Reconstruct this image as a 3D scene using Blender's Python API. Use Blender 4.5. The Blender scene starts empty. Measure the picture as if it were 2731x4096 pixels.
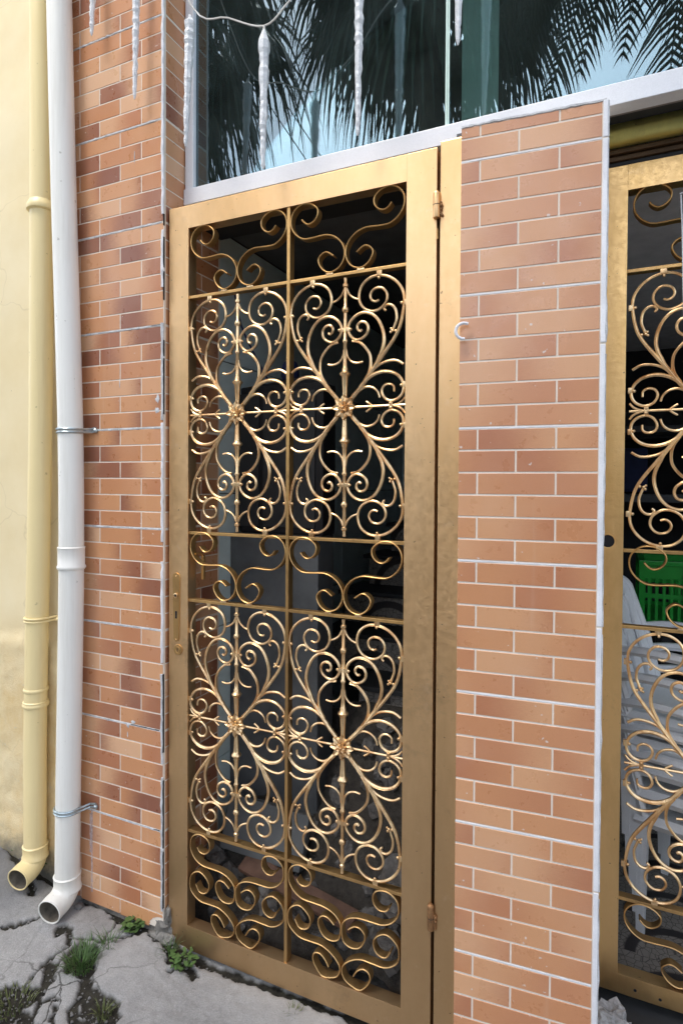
import bpy, bmesh, math, random
import numpy as np
from mathutils import Vector, Matrix, noise

random.seed(7)
rng = np.random.default_rng(5)
SC = bpy.context.scene
COL = SC.collection
R = math.radians

# ------------------------------------------------------------------ camera
EYE = 1.66
def rotm(yaw, pitch, roll):
    cr, sr = math.cos(roll), math.sin(roll)
    cp, sp = math.cos(pitch), math.sin(pitch)
    cy, sy = math.cos(yaw), math.sin(yaw)
    A = Matrix(((cr, 0, -sr), (0, 1, 0), (sr, 0, cr)))
    B = Matrix(((1, 0, 0), (0, cp, -sp), (0, sp, cp)))
    C = Matrix(((cy, -sy, 0), (sy, cy, 0), (0, 0, 1)))
    return C @ B @ A
cam_d = bpy.data.cameras.new('camera')
cam = bpy.data.objects.new('camera', cam_d)
COL.objects.link(cam)
M = rotm(.4293, -.0162, .0059)
right, fwd, up = M @ Vector((1, 0, 0)), M @ Vector((0, 1, 0)), M @ Vector((0, 0, 1))
mw = Matrix((right, up, -fwd)).transposed().to_4x4()
mw.translation = Vector((0, 0, EYE))
cam.matrix_world = mw
cam_d.sensor_fit = 'VERTICAL'
cam_d.sensor_height = 36.0
cam_d.sensor_width = 24.0
cam_d.lens = 2400 / 4096 * 36
cam_d.shift_y = -75.5 / 4096
cam_d.clip_start = .05
cam_d.clip_end = 600
SC.camera = cam

# ------------------------------------------------------------------ light
SUN_EL, SUN_AZ = R(58), R(-155)      # azimuth measured from +Y towards +X
world = bpy.data.worlds.new('World')
SC.world = world
world.use_nodes = True
wt = world.node_tree
bg = wt.nodes['Background']
sky = wt.nodes.new('ShaderNodeTexSky')
sky.sky_type = 'NISHITA'
sky.sun_disc = False
sky.sun_elevation = SUN_EL
sky.sun_rotation = SUN_AZ
sky.air_density = 1.0
sky.dust_density = 1.5
sky.ozone_density = 1.0
hs = wt.nodes.new('ShaderNodeHueSaturation')
hs.inputs['Saturation'].default_value = .55       # thin overcast: the blue is washed out
wt.links.new(sky.outputs[0], hs.inputs['Color'])
wt.links.new(hs.outputs[0], bg.inputs[0])
bg.inputs[1].default_value = .15
sd = bpy.data.lights.new('sun', 'SUN')
sd.energy = 1.3
sd.angle = R(26)
sd.color = (1, .95, .88)
so = bpy.data.objects.new('sun', sd)
COL.objects.link(so)
sdir = Vector((math.sin(SUN_AZ) * math.cos(SUN_EL), math.cos(SUN_AZ) * math.cos(SUN_EL), math.sin(SUN_EL)))
so.rotation_euler = sdir.to_track_quat('Z', 'Y').to_euler()
so.location = sdir * 20
SC.view_settings.view_transform = 'Standard'
SC.view_settings.look = 'None'
SC.view_settings.gamma = 1
SC.view_settings.use_curve_mapping = False
SC.view_settings.exposure = 1.52

# ------------------------------------------------------------------ node helpers
class NT:
    def __init__(s, name):
        s.m = bpy.data.materials.new(name)
        s.m.use_nodes = True
        s.t = s.m.node_tree
        s.b = s.t.nodes['Principled BSDF']
        s.out = s.t.nodes['Material Output']
    def n(s, k, **kw):
        x = s.t.nodes.new(k)
        for a, b in kw.items(): setattr(x, a, b)
        return x
    def l(s, a, b): s.t.links.new(a, b)
    def val(s, node, i, v):
        if hasattr(v, 'is_output') or isinstance(v, bpy.types.NodeSocket): s.l(v, node.inputs[i])
        else: node.inputs[i].default_value = v
    def noise(s, scale, detail=4, rough=.55, vec=None, dist=0):
        x = s.n('ShaderNodeTexNoise'); x.inputs['Scale'].default_value = scale
        x.inputs['Detail'].default_value = detail; x.inputs['Roughness'].default_value = rough
        x.inputs['Distortion'].default_value = dist
        if vec is not None: s.l(vec, x.inputs['Vector'])
        return x.outputs['Fac']
    def ramp(s, f, stops):
        x = s.n('ShaderNodeValToRGB'); e = x.color_ramp.elements
        while len(e) < len(stops): e.new(.5)
        for q, (p, c) in zip(e, stops):
            q.position = p; q.color = (c, c, c, 1) if isinstance(c, (int, float)) else (*c, 1)
        s.l(f, x.inputs[0]); return x.outputs[0]
    def mix(s, f, a, b, mode='MIX'):
        x = s.n('ShaderNodeMix'); x.data_type = 'RGBA'; x.blend_type = mode
        for i, v in ((0, f), (6, a), (7, b)):
            if isinstance(v, bpy.types.NodeSocket): s.l(v, x.inputs[i])
            elif i == 0: x.inputs[0].default_value = v
            else: x.inputs[i].default_value = (*v, 1)
        return x.outputs[2]
    def math(s, op, a, b=0.0, c=0.0):
        x = s.n('ShaderNodeMath'); x.operation = op
        for i, v in enumerate((a, b, c)):
            if isinstance(v, bpy.types.NodeSocket): s.l(v, x.inputs[i])
            else: x.inputs[i].default_value = v
        return x.outputs[0]
    def geo(s): return s.n('ShaderNodeNewGeometry').outputs['Position']
    def obj(s): return s.n('ShaderNodeTexCoord').outputs['Object']
    def bump(s, h, st=.3, d=.002):
        x = s.n('ShaderNodeBump'); x.inputs['Strength'].default_value = st; x.inputs['Distance'].default_value = d
        s.l(h, x.inputs['Height']); s.l(x.outputs[0], s.b.inputs['Normal']); return x
    def set(s, **kw):
        for k, v in kw.items():
            i = s.b.inputs[k.replace('_', ' ')]
            if isinstance(v, bpy.types.NodeSocket): s.l(v, i)
            elif isinstance(v, tuple): i.default_value = (*v, 1)
            else: i.default_value = v
        return s.m

def mat_tile(name, st1, st2, lo, hi, sl):
    s = NT(name); o = s.obj(); sep = s.n('ShaderNodeSeparateXYZ'); s.l(o, sep.inputs[0])
    rnd = s.n('ShaderNodeObjectInfo').outputs['Random']
    r2 = s.math('FRACT', s.math('MULTIPLY', rnd, 17.31)); r3 = s.math('FRACT', s.math('MULTIPLY', rnd, 91.7)); r4 = s.math('FRACT', s.math('MULTIPLY', rnd, 43.3))
    c1, c2 = s.ramp(rnd, st1), s.ramp(r2, st2)
    sgn = s.math('SUBTRACT', s.math('MULTIPLY', s.math('GREATER_THAN', r4, .35), 2.0), 1.0)
    g = s.math('ADD', s.math('MULTIPLY', s.math('MULTIPLY', sep.outputs[0], sgn), sl), s.math('MULTIPLY', r3, .9))
    nz = s.noise(9, 3, .6, o); streak = s.n('ShaderNodeMapping'); s.l(o, streak.inputs[0]); streak.inputs['Scale'].default_value = (1, 1, 9)
    nz2 = s.noise(60, 3, .6, streak.outputs[0])
    g = s.math('ADD', g, s.math('ADD', s.math('MULTIPLY', s.math('SUBTRACT', nz, .5), .35), s.math('MULTIPLY', s.math('SUBTRACT', nz2, .5), .35)))
    mr = s.n('ShaderNodeMapRange'); mr.interpolation_type = 'SMOOTHSTEP'; s.l(g, mr.inputs[0])
    mr.inputs[1].default_value = lo; mr.inputs[2].default_value = hi
    c = s.mix(mr.outputs[0], c1, c2)
    gr = s.noise(700, 2, .65, s.geo())
    c = s.mix(.22, c, s.ramp(gr, [(.3, .5), (.7, 1)]), 'MULTIPLY')
    d = s.noise(2.3, 6, .65, s.geo())
    c = s.mix(s.math('MULTIPLY', s.ramp(d, [(.50, 0), (.72, 1)]), .12), c, (.72, .54, .42))
    dr = s.n('ShaderNodeMapping'); s.l(s.geo(), dr.inputs[0]); dr.inputs['Scale'].default_value = (26, 26, 1.4)
    c = s.mix(s.math('MULTIPLY', s.ramp(s.noise(1, 4, .6, dr.outputs[0]), [(.64, 0), (.80, 1)]), .12), c, (.80, .72, .64))
    sp = s.noise(60, 2, .5, s.geo())
    c = s.mix(s.math('MULTIPLY', s.ramp(sp, [(.73, 0), (.76, 1)]), .7), c, (.75, .70, .64))
    s.bump(s.math('ADD', gr, s.math('MULTIPLY', nz, .8)), .08, .0006)
    return s.set(Base_Color=c, Roughness=s.ramp(s.noise(24, 4, .6, s.geo()), [(.3, .24), (.7, .42)]), Specular_IOR_Level=.75)

def mat_plain(name, col, rough=.6, metal=0.0, var=.25, scale=12, bump=.15, bd=.001, fine=300, spec=.5):
    s = NT(name); p = s.geo(); a = s.noise(scale, 6, .6, p); f = s.noise(fine, 3, .6, p)
    dk = tuple(c * (1 - var) for c in col); lt = tuple(min(1, c * (1 + var * .4)) for c in col)
    c = s.ramp(a, [(.3, dk), (.65, lt)])
    c = s.mix(.2, c, s.ramp(f, [(.3, .6), (.7, 1)]), 'MULTIPLY')
    h = s.math('ADD', f, s.math('MULTIPLY', a, .6))
    s.bump(h, bump, bd)
    return s.set(Base_Color=c, Roughness=rough, Metallic=metal, Specular_IOR_Level=spec)

def mat_gold(name='gold_paint', brush=0.0, base=(.70, .43, .165), dark=(.44, .26, .10), r0=.34, r1=.52, bumpst=.12, scale=5.0, low_shade=.22):
    s = NT(name); p = s.geo()
    mp = s.n('ShaderNodeMapping'); s.l(p, mp.inputs[0]); mp.inputs['Scale'].default_value = (1, 1, .35)
    a = s.noise(scale, 7, .68, mp.outputs[0]); f = s.noise(420, 3, .7, p); b = s.noise(70, 4, .6, p)
    c = s.ramp(a, [(.36, dark), (.56, base)])
    st = s.noise(2.1, 8, .75, p)
    c = s.mix(s.math('MULTIPLY', s.ramp(st, [(.60, 0), (.68, 1)]), .35), c, (.30, .20, .11))
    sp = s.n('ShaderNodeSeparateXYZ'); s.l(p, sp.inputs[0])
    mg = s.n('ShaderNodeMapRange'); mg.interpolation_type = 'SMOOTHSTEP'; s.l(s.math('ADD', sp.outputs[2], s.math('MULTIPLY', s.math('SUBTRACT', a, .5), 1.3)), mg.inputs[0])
    mg.inputs[1].default_value = 1.55; mg.inputs[2].default_value = .15     # lower half browned in the colour: dim street reflection painted in, plus dirt
    grime_shade = s.math('MULTIPLY', mg.outputs[0], low_shade)
    c = s.mix(grime_shade, c, (.34, .245, .15))
    ck = s.noise(95, 2, .5, p)
    c = s.mix(s.math('MULTIPLY', s.ramp(ck, [(.745, 0), (.76, 1)]), .8), c, (.16, .10, .055))
    c = s.mix(s.math('MULTIPLY', s.ramp(s.noise(13, 7, .75, p), [(.60, 0), (.75, 1)]), .25), c, (.95, .80, .60))
    h = s.math('ADD', s.math('MULTIPLY', f, .5), s.math('MULTIPLY', b, brush))
    s.bump(h, bumpst, .0012)
    return s.set(Base_Color=c, Metallic=.92, Roughness=s.ramp(b, [(.3, r0), (.7, r1)]))

def mat_glass():
    s = NT('window_glass')
    g = s.n('ShaderNodeBsdfGlossy'); g.inputs['Color'].default_value = (.60, .76, .82, 1); g.inputs['Roughness'].default_value = .0
    t = s.n('ShaderNodeBsdfTransparent'); t.inputs['Color'].default_value = (.87, .96, .93, 1)
    m = s.n('ShaderNodeMixShader'); fr = s.n('ShaderNodeFresnel'); fr.inputs[0].default_value = 1.5
    dust = s.noise(14, 5, .6, s.geo())
    s.l(s.math('ADD', s.math('MULTIPLY', fr.outputs[0], .9), s.math('ADD', .17, s.math('MULTIPLY', dust, .03))), m.inputs[0])
    s.l(t.outputs[0], m.inputs[1]); s.l(g.outputs[0], m.inputs[2])
    df = s.n('ShaderNodeBsdfDiffuse'); df.inputs['Color'].default_value = (.55, .68, .64, 1)
    m2 = s.n('ShaderNodeMixShader'); s.l(s.ramp(s.noise(6, 8, .7, s.geo()), [(.3, .006), (.75, .035)]), m2.inputs[0])
    s.l(m.outputs[0], m2.inputs[1]); s.l(df.outputs[0], m2.inputs[2])
    s.l(m2.outputs[0], s.out.inputs[0]); s.t.nodes.remove(s.b)
    return s.m

def mat_yellow():
    s = NT('yellow_stucco'); p = s.geo(); sep = s.n('ShaderNodeSeparateXYZ'); s.l(p, sep.inputs[0])
    a = s.noise(2.2, 7, .65, p); f = s.noise(160, 4, .7, p)
    c = s.ramp(a, [(.3, (.80, .66, .38)), (.62, (.86, .74, .48))])
    low = s.n('ShaderNodeMapRange'); s.l(sep.outputs[2], low.inputs[0]); low.inputs[1].default_value = 1.15; low.inputs[2].default_value = .85
    c = s.mix(s.math('MULTIPLY', low.outputs[0], s.ramp(s.noise(5, 6, .7, p), [(.35, .15), (.65, .85)])), c, (.70, .50, .22))
    fl = s.noise(22, 5, .7, p)
    vn = s.n('ShaderNodeTexVoronoi'); vn.feature = 'DISTANCE_TO_EDGE'; vn.inputs['Scale'].default_value = 1.3
    va = s.n('ShaderNodeVectorMath'); va.operation = 'ADD'; vm = s.n('ShaderNodeVectorMath'); vm.operation = 'SCALE'
    nn = s.n('ShaderNodeTexNoise'); nn.inputs['Scale'].default_value = 7; s.l(p, nn.inputs[0]); s.l(nn.outputs['Color'], vm.inputs[0]); vm.inputs['Scale'].default_value = .16
    s.l(p, va.inputs[0]); s.l(vm.outputs[0], va.inputs[1]); s.l(va.outputs[0], vn.inputs['Vector'])
    c = s.mix(s.math('MULTIPLY', s.ramp(vn.outputs['Distance'], [(.0, 1), (.004, 0)]), .28), c, (.50, .40, .22))
    c = s.mix(s.math('MULTIPLY', s.ramp(fl, [(.63, 0), (.66, 1)]), s.math('MULTIPLY', low.outputs[0], .45)), c, (.62, .58, .48))
    gr = s.n('ShaderNodeMapRange'); s.l(s.math('ADD', sep.outputs[2], s.math('MULTIPLY', s.noise(9, 6, .7, p), .22)), gr.inputs[0])
    gr.inputs[1].default_value = .33; gr.inputs[2].default_value = .20
    c = s.mix(gr.outputs[0], c, (.16, .15, .12))
    sp = s.noise(38, 2, .5, p)
    c = s.mix(s.math('MULTIPLY', s.ramp(sp, [(.78, 0), (.80, 1)]), .6), c, (.3, .24, .15))
    h = s.math('MULTIPLY', s.math('ADD', f, fl), s.math('ADD', .15, low.outputs[0]))
    s.bump(h, .5, .004)
    return s.set(Base_Color=c, Roughness=.75)

def mat_ground():
    s = NT('old_concrete'); p = s.geo()
    at = s.n('ShaderNodeAttribute'); at.attribute_name = 'soil'; soil = at.outputs['Fac']
    at2 = s.n('ShaderNodeAttribute'); at2.attribute_name = 'tone'
    a = s.noise(3.2, 7, .65, p); f = s.noise(260, 3, .75, p); m = s.noise(45, 5, .7, p)
    c = s.ramp(a, [(.3, (.27, .265, .255)), (.6, (.42, .41, .395))])
    c = s.mix(.6, c, s.ramp(f, [(.3, .4), (.68, 1)]), 'MULTIPLY')
    c = s.mix(.35, c, s.ramp(m, [(.3, .5), (.6, 1)]), 'MULTIPLY')
    c = s.mix(s.math('MULTIPLY', at2.outputs['Fac'], .8), c, (.42, .41, .39))
    vo = s.n('ShaderNodeTexVoronoi'); vo.inputs['Scale'].default_value = 120; s.l(p, vo.inputs[0])
    c = s.mix(s.math('MULTIPLY', s.ramp(vo.outputs['Distance'], [(.12, 1), (.22, 0)]), .35), c, (.13, .125, .115))
    so_ = s.ramp(s.noise(40, 6, .75, p), [(.35, (.014, .012, .009)), (.62, (.040, .036, .026)), (.78, (.06, .068, .032))])
    vn = s.n('ShaderNodeTexVoronoi'); vn.feature = 'DISTANCE_TO_EDGE'; vn.inputs['Scale'].default_value = 5.5
    va = s.n('ShaderNodeVectorMath'); va.operation = 'ADD'; vm = s.n('ShaderNodeVectorMath'); vm.operation = 'SCALE'
    nn = s.n('ShaderNodeTexNoise'); nn.inputs['Scale'].default_value = 13; nn.inputs['Detail'].default_value = 5; s.l(p, nn.inputs[0]); s.l(nn.outputs['Color'], vm.inputs[0]); vm.inputs['Scale'].default_value = .10
    s.l(p, va.inputs[0]); s.l(vm.outputs[0], va.inputs[1]); s.l(va.outputs[0], vn.inputs['Vector'])
    at3 = s.n('ShaderNodeAttribute'); at3.attribute_name = 'crackle'
    c = s.mix(s.math('MULTIPLY', s.ramp(vn.outputs['Distance'], [(.006, 1), (.022, 0)]), s.math('MULTIPLY', at3.outputs['Fac'], .85)), c, (.035, .032, .026))
    at4 = s.n('ShaderNodeAttribute'); at4.attribute_name = 'old'
    c = s.mix(at4.outputs['Fac'], c, (.10, .10, .105), 'MIX')
    c = s.mix(soil, c, so_)
    s.bump(s.math('ADD', f, s.math('MULTIPLY', m, 1.2)), .55, .0035)
    return s.set(Base_Color=c, Roughness=.85, Specular_IOR_Level=.25)

def mat_icicle():
    s = NT('clear_plastic'); f = s.noise(180, 3, .7, s.geo())
    s.bump(f, .9, .004)
    return s.set(Base_Color=s.ramp(s.noise(150, 3, .7, s.geo()), [(.35, (.80, .83, .85)), (.6, (.98, .99, 1))]), Roughness=.2, Transmission_Weight=.18, IOR=1.35)

def mat_arcs():
    s = NT('arc_mosaic'); o = s.geo(); sep = s.n('ShaderNodeSeparateXYZ'); s.l(o, sep.inputs[0])
    def arcs(u, v, per):
        fu = s.math('SUBTRACT', s.math('FRACT', s.math('DIVIDE', u, per)), .5)
        fv = s.math('FRACT', s.math('DIVIDE', v, per * .5))
        return s.math('SQRT', s.math('ADD', s.math('MULTIPLY', fu, fu), s.math('MULTIPLY', s.math('MULTIPLY', fv, fv), .25)))
    vv = s.math('ADD', sep.outputs[2], sep.outputs[1])
    d = arcs(sep.outputs[0], vv, .42)
    band = s.ramp(s.math('ABSOLUTE', s.math('SUBTRACT', d, .36)), [(.035, 1), (.05, 0)])
    rings = s.math('FRACT', s.math('MULTIPLY', d, 22))
    vo = s.n('ShaderNodeTexVoronoi'); vo.feature = 'DISTANCE_TO_EDGE'; vo.inputs['Scale'].default_value = 45; s.l(o, vo.inputs[0])
    c = s.mix(s.ramp(vo.outputs['Distance'], [(.02, 1), (.06, 0)]), (.34, .31, .27), (.11, .10, .09))
    c = s.mix(s.math('MULTIPLY', s.ramp(rings, [(.0, 1), (.12, 0)]), .5), c, (.12, .11, .10))
    c = s.mix(band, c, (.05, .045, .045))
    return s.set(Base_Color=c, Roughness=.5)

def mat_pipe(name, col, grime_shade, g):
    s = NT(name); p = s.geo(); mp = s.n('ShaderNodeMapping'); s.l(p, mp.inputs[0]); mp.inputs['Scale'].default_value = (22, 22, 1.1)
    a = s.noise(1, 6, .7, mp.outputs[0]); b = s.noise(7, 6, .7, p); f = s.noise(240, 3, .6, p)
    sep = s.n('ShaderNodeSeparateXYZ'); s.l(p, sep.inputs[0])
    low = s.n('ShaderNodeMapRange'); s.l(s.math('ADD', sep.outputs[2], s.math('MULTIPLY', b, .5)), low.inputs[0]); low.inputs[1].default_value = .75; low.inputs[2].default_value = .25
    c = s.mix(s.math('MULTIPLY', s.ramp(a, [(.5, 0), (.75, 1)]), g), col, grime_shade)
    c = s.mix(s.math('MULTIPLY', low.outputs[0], s.ramp(b, [(.35, .1), (.65, .6)])), c, grime_shade)
    c = s.mix(s.math('MULTIPLY', s.ramp(s.noise(34, 3, .6, p), [(.70, 0), (.74, 1)]), .5), c, tuple(x * .6 for x in grime_shade))
    s.bump(s.math('ADD', f, b), .12, .001)
    return s.set(Base_Color=c, Roughness=s.ramp(b, [(.3, .3), (.7, .5)]))
def mat_streak():
    s = NT('pale_lime_streak'); s.b.inputs['Base Color'].default_value = (.80, .74, .76, 1); s.b.inputs['Roughness'].default_value = .6
    s.l(s.ramp(s.noise(60, 4, .7, s.geo()), [(.3, .15), (.7, .62)]), s.b.inputs['Alpha']); return s.m
MT = {
 'tile': mat_tile('glazed_brick', [(0, (.57, .245, .105)), (.5, (.66, .32, .145)), (1, (.76, .46, .27))], [(0, (.27, .095, .050)), (.5, (.36, .135, .065)), (.75, (.52, .205, .090)), (1, (.66, .32, .155))], .28, .95, 5.5),
 'tile_light': mat_tile('glazed_brick_light', [(0, (.60, .265, .120)), (.5, (.67, .33, .155)), (1, (.73, .40, .21))], [(0, (.47, .185, .090)), (.4, (.54, .225, .108)), (1, (.63, .29, .14))], .1, 1.1, 5.0),
 'grout': mat_plain('cream_grout', (.86, .76, .64), .8, var=.10),
 'mortar': mat_plain('grey_mortar', (.66, .67, .68), .85, var=.35, scale=30, bump=.6, bd=.003),
 'trim': mat_plain('white_corner_trim', (.86, .86, .88), .45, var=.14, scale=14, bump=.3),
 'concrete': mat_plain('rough_concrete', (.24, .225, .20), .9, var=.5, scale=25, bump=.9, bd=.008, fine=120),
 'gold': mat_gold(),
 'gold_door': mat_gold('gold_paint_smooth', .35, base=(.88, .58, .30), dark=(.78, .49, .23), r0=.34, r1=.48, scale=2.6, low_shade=.46),
 'gold_gate': mat_gold('gold_paint_brushed', 1.3, base=(.90, .58, .25), dark=(.78, .48, .18), bumpst=.4, r0=.28, r1=.45, low_shade=.35),
 'gold_cast': mat_gold('gold_paint_casting', 1.0, base=(.94, .68, .38), dark=(.66, .38, .17), bumpst=.35, r0=.26, r1=.42, scale=30, low_shade=.12),
 'white': mat_plain('white_aluminium', (.80, .82, .86), .35, var=.05, bump=.04),
 'yellow': mat_yellow(),
 'ypipe': mat_pipe('yellow_painted_pipe', (.90, .74, .39), (.62, .47, .22), .30),
 'wpipe': mat_pipe('white_pvc', (.87, .86, .80), (.55, .51, .42), .34),
 'zinc': mat_plain('zinc_strap', (.50, .58, .60), .35, .8, var=.3, scale=40),
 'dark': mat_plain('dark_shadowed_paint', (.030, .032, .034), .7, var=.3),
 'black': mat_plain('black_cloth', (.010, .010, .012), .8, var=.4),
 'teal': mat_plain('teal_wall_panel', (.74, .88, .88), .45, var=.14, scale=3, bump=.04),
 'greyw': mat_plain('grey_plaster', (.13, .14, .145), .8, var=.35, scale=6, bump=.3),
 'arcs': mat_arcs(), 'streak': mat_streak(),
 'bore': mat_plain('dark_pipe_inside', (.20, .17, .13), .8, var=.5, scale=30),  # brown inner wall of the pipe mouths, darker than the outside
 'glass': mat_glass(),
 'icicle': mat_icicle(),
 'wire': mat_plain('pale_wire', (.62, .60, .56), .5),
 'ground': mat_ground(),
 'asphalt': mat_plain('asphalt', (.055, .055, .057), .9, var=.3, scale=4, bump=.5, bd=.006, fine=90),
 'rock': mat_plain('rubble_stone', (.17, .162, .152), .9, var=.5, scale=30, bump=.7, bd=.006, fine=140),
 'earth': mat_plain('dark_earth', (.07, .062, .052), .95, var=.5, scale=40, bump=.9, bd=.006, fine=150),
 'plank': mat_plain('old_brick_red_board', (.17, .095, .065), .8, var=.4, scale=20, bump=.4),
 'leaf': mat_plain('palm_leaf', (.030, .055, .022), .45, var=.4, scale=2),
 'trunk': mat_plain('palm_trunk', (.10, .085, .065), .9, var=.5, scale=12, bump=.8, bd=.01),
 'weed': mat_plain('weed_green', (.075, .145, .035), .6, var=.45, scale=25, bump=.05),
 'weed2': mat_plain('moss_green', (.13, .15, .05), .7, var=.5, scale=40, bump=.05),
 'chair': mat_plain('grey_chair_plastic', (.88, .90, .91), .35, var=.10, scale=6, bump=.03),
 'crate': mat_plain('green_crate_plastic', (.01, .30, .03), .35, var=.15, scale=6, bump=.03),
 'taupe': mat_plain('taupe_soffit', (.24, .215, .205), .7, var=.15),
 'roller': mat_gold('olive_gold_paint', .4, base=(.66, .60, .20), dark=(.48, .45, .16), r0=.35, r1=.5),
 'brown': mat_plain('dark_bronze', (.09, .050, .022), .45, .5, var=.4),
 'curtain': mat_plain('pale_teal_blind', (.72, .90, .82), .8, var=.1, scale=3),
 'wallfar': mat_plain('grey_facade', (.30, .29, .28), .85, var=.25, scale=.8),
 'wallfar2': mat_plain('ochre_facade', (.34, .27, .20), .85, var=.25, scale=.8),
 'winfar': mat_plain('far_window', (.05, .06, .07), .15, var=.1),
 'cord': mat_plain('white_cord', (.75, .77, .80), .6),
 'bag': mat_plain('clear_plastic_bag', (.42, .40, .38), .18, var=.5, scale=60, bump=.8, bd=.004),
 'blue': mat_plain('dark_blue_cloth', (.012, .022, .09), .7),
 'rust': mat_plain('rusty_gold', (.30, .16, .07), .6, .5, var=.6, scale=60, bump=.6),
}

# ------------------------------------------------------------------ object helpers
def tag(o, label=None, cat=None, group=None, kind=None):
    if label: o['label'] = label
    if cat: o['category'] = cat
    if group: o['group'] = group
    if kind: o['kind'] = kind
    return o
def link(name, data, parent=None, mat=None):
    o = bpy.data.objects.new(name, data); COL.objects.link(o)
    if parent is not None: o.parent = parent
    if mat and data is not None and len(data.materials) == 0: data.materials.append(MT[mat])
    return o
def empty(name, loc, label, cat, group=None):
    o = link(name, None); o.location = loc; o.empty_display_size = .05
    return tag(o, label, cat, group, 'structure' if cat in ('room', 'passage') else 'thing')
def mesh(vs, fs, smooth=False, name='mesh'):
    me = bpy.data.meshes.new(name); me.from_pydata([tuple(v) for v in vs], [], fs); me.update()
    if smooth: me.polygons.foreach_set('use_smooth', [True] * len(me.polygons))
    return me
class MB:
    def __init__(s): s.v = []; s.f = []
    def add(s, vs, fs):
        k = len(s.v); s.v += [tuple(v) for v in vs]; s.f += [tuple(i + k for i in f) for f in fs]; return s
    def box(s, x0, x1, y0, y1, z0, z1):
        return s.add([(x0, y0, z0), (x1, y0, z0), (x1, y1, z0), (x0, y1, z0), (x0, y0, z1), (x1, y0, z1), (x1, y1, z1), (x0, y1, z1)],
                     [(0, 3, 2, 1), (4, 5, 6, 7), (0, 1, 5, 4), (1, 2, 6, 5), (2, 3, 7, 6), (3, 0, 4, 7)])
    def bevbox(s, x0, x1, y0, y1, z0, z1, b=.002):
        bm = bmesh.new(); bmesh.ops.create_cube(bm, size=1)
        for v in bm.verts: v.co = Vector((x0 + (v.co.x + .5) * (x1 - x0), y0 + (v.co.y + .5) * (y1 - y0), z0 + (v.co.z + .5) * (z1 - z0)))
        bmesh.ops.bevel(bm, geom=list(bm.edges), offset=b, segments=2, profile=.6, affect='EDGES')
        bm.verts.index_update(); s.add([v.co[:] for v in bm.verts], [[v.index for v in f.verts] for f in bm.faces]); bm.free(); return s
    def tube(s, pts, rad, n=8, cap=True, flat=1.0):
        pts = [Vector(p) for p in pts]; rad = rad if isinstance(rad, (list, tuple)) else [rad] * len(pts)
        k0 = len(s.v); ref = None
        for i, p in enumerate(pts):
            t = (pts[min(i + 1, len(pts) - 1)] - pts[max(i - 1, 0)])
            t = t.normalized() if t.length > 1e-9 else Vector((0, 0, 1))
            if ref is None: ref = Vector((0, 1, 0)) if abs(t.y) < .9 else Vector((1, 0, 0))
            a = (ref - t * ref.dot(t)); a = a.normalized() if a.length > 1e-6 else t.orthogonal().normalized()
            b = t.cross(a); ref = a
            for j in range(n):
                th = 2 * math.pi * j / n
                s.v.append(tuple(p + (a * math.cos(th) * flat + b * math.sin(th)) * rad[i]))
        m = len(pts)
        for i in range(m - 1):
            for j in range(n):
                s.f.append((k0 + i * n + j, k0 + i * n + (j + 1) % n, k0 + (i + 1) * n + (j + 1) % n, k0 + (i + 1) * n + j))
        if cap:
            s.f.append(tuple(k0 + j for j in range(n))[::-1]); s.f.append(tuple(k0 + (m - 1) * n + j for j in range(n)))
        return s
    def lathe(s, prof, c=(0, 0, 0), n=12, axis='z', cap=True):
        k0 = len(s.v)
        for r, h in prof:
            for j in range(n):
                th = 2 * math.pi * j / n; a, b = r * math.cos(th), r * math.sin(th)
                p = (a, b, h) if axis == 'z' else ((a, h, b) if axis == 'y' else (h, a, b))
                s.v.append((p[0] + c[0], p[1] + c[1], p[2] + c[2]))
        for i in range(len(prof) - 1):
            for j in range(n):
                s.f.append((k0 + i * n + j, k0 + i * n + (j + 1) % n, k0 + (i + 1) * n + (j + 1) % n, k0 + (i + 1) * n + j))
        if cap:
            s.f.append(tuple(k0 + j for j in range(n))); s.f.append(tuple(k0 + (len(prof) - 1) * n + j for j in range(n)))
        return s
    def sph(s, c, r, n=8, sy=1.0):
        k = 5; return s.lathe([(max(1e-4, r * math.sin(math.pi * i / k)), r * math.cos(math.pi * i / k)) for i in range(k + 1)], c, n)
    def strip(s, pts, th, y0, y1):
        """flat bar bent on edge: pts (x,z), thickness th in the plane, deep from y0 to y1"""
        n = len(pts); k0 = len(s.v)
        for i, p in enumerate(pts):
            a = Vector(pts[max(i - 1, 0)]); b = Vector(pts[min(i + 1, n - 1)]); t = (b - a).normalized(); nn = Vector((-t.y, t.x)) * th / 2
            q = Vector(p)
            for w, y in ((nn, y0), (nn * .1, y0 - th * .45), (-nn, y0), (-nn, y1), (nn, y1)):
                s.v.append((q.x + w.x, y, q.y + w.y))
        for i in range(n - 1):
            for j in range(5): s.f.append((k0 + 5 * i + j, k0 + 5 * i + (j + 1) % 5, k0 + 5 * i + 5 + (j + 1) % 5, k0 + 5 * i + 5 + j))
        s.f.append((k0, k0 + 1, k0 + 2, k0 + 3, k0 + 4)); e = k0 + 5 * n - 5; s.f.append((e + 4, e + 3, e + 2, e + 1, e)); return s
    def me(s, smooth=False, name='mesh'):
        m = mesh(s.v, s.f, smooth, name); bm = bmesh.new(); bm.from_mesh(m)
        bmesh.ops.recalc_face_normals(bm, faces=bm.faces); bm.to_mesh(m); bm.free()
        if smooth: m.polygons.foreach_set('use_smooth', [True] * len(m.polygons)); m.set_sharp_from_angle(angle=R(42))
        return m
    def build(s, name, mat, parent=None, smooth=False):
        m = s.me(smooth, name); m.materials.append(MT[mat]); return link(name, m, parent)

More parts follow.
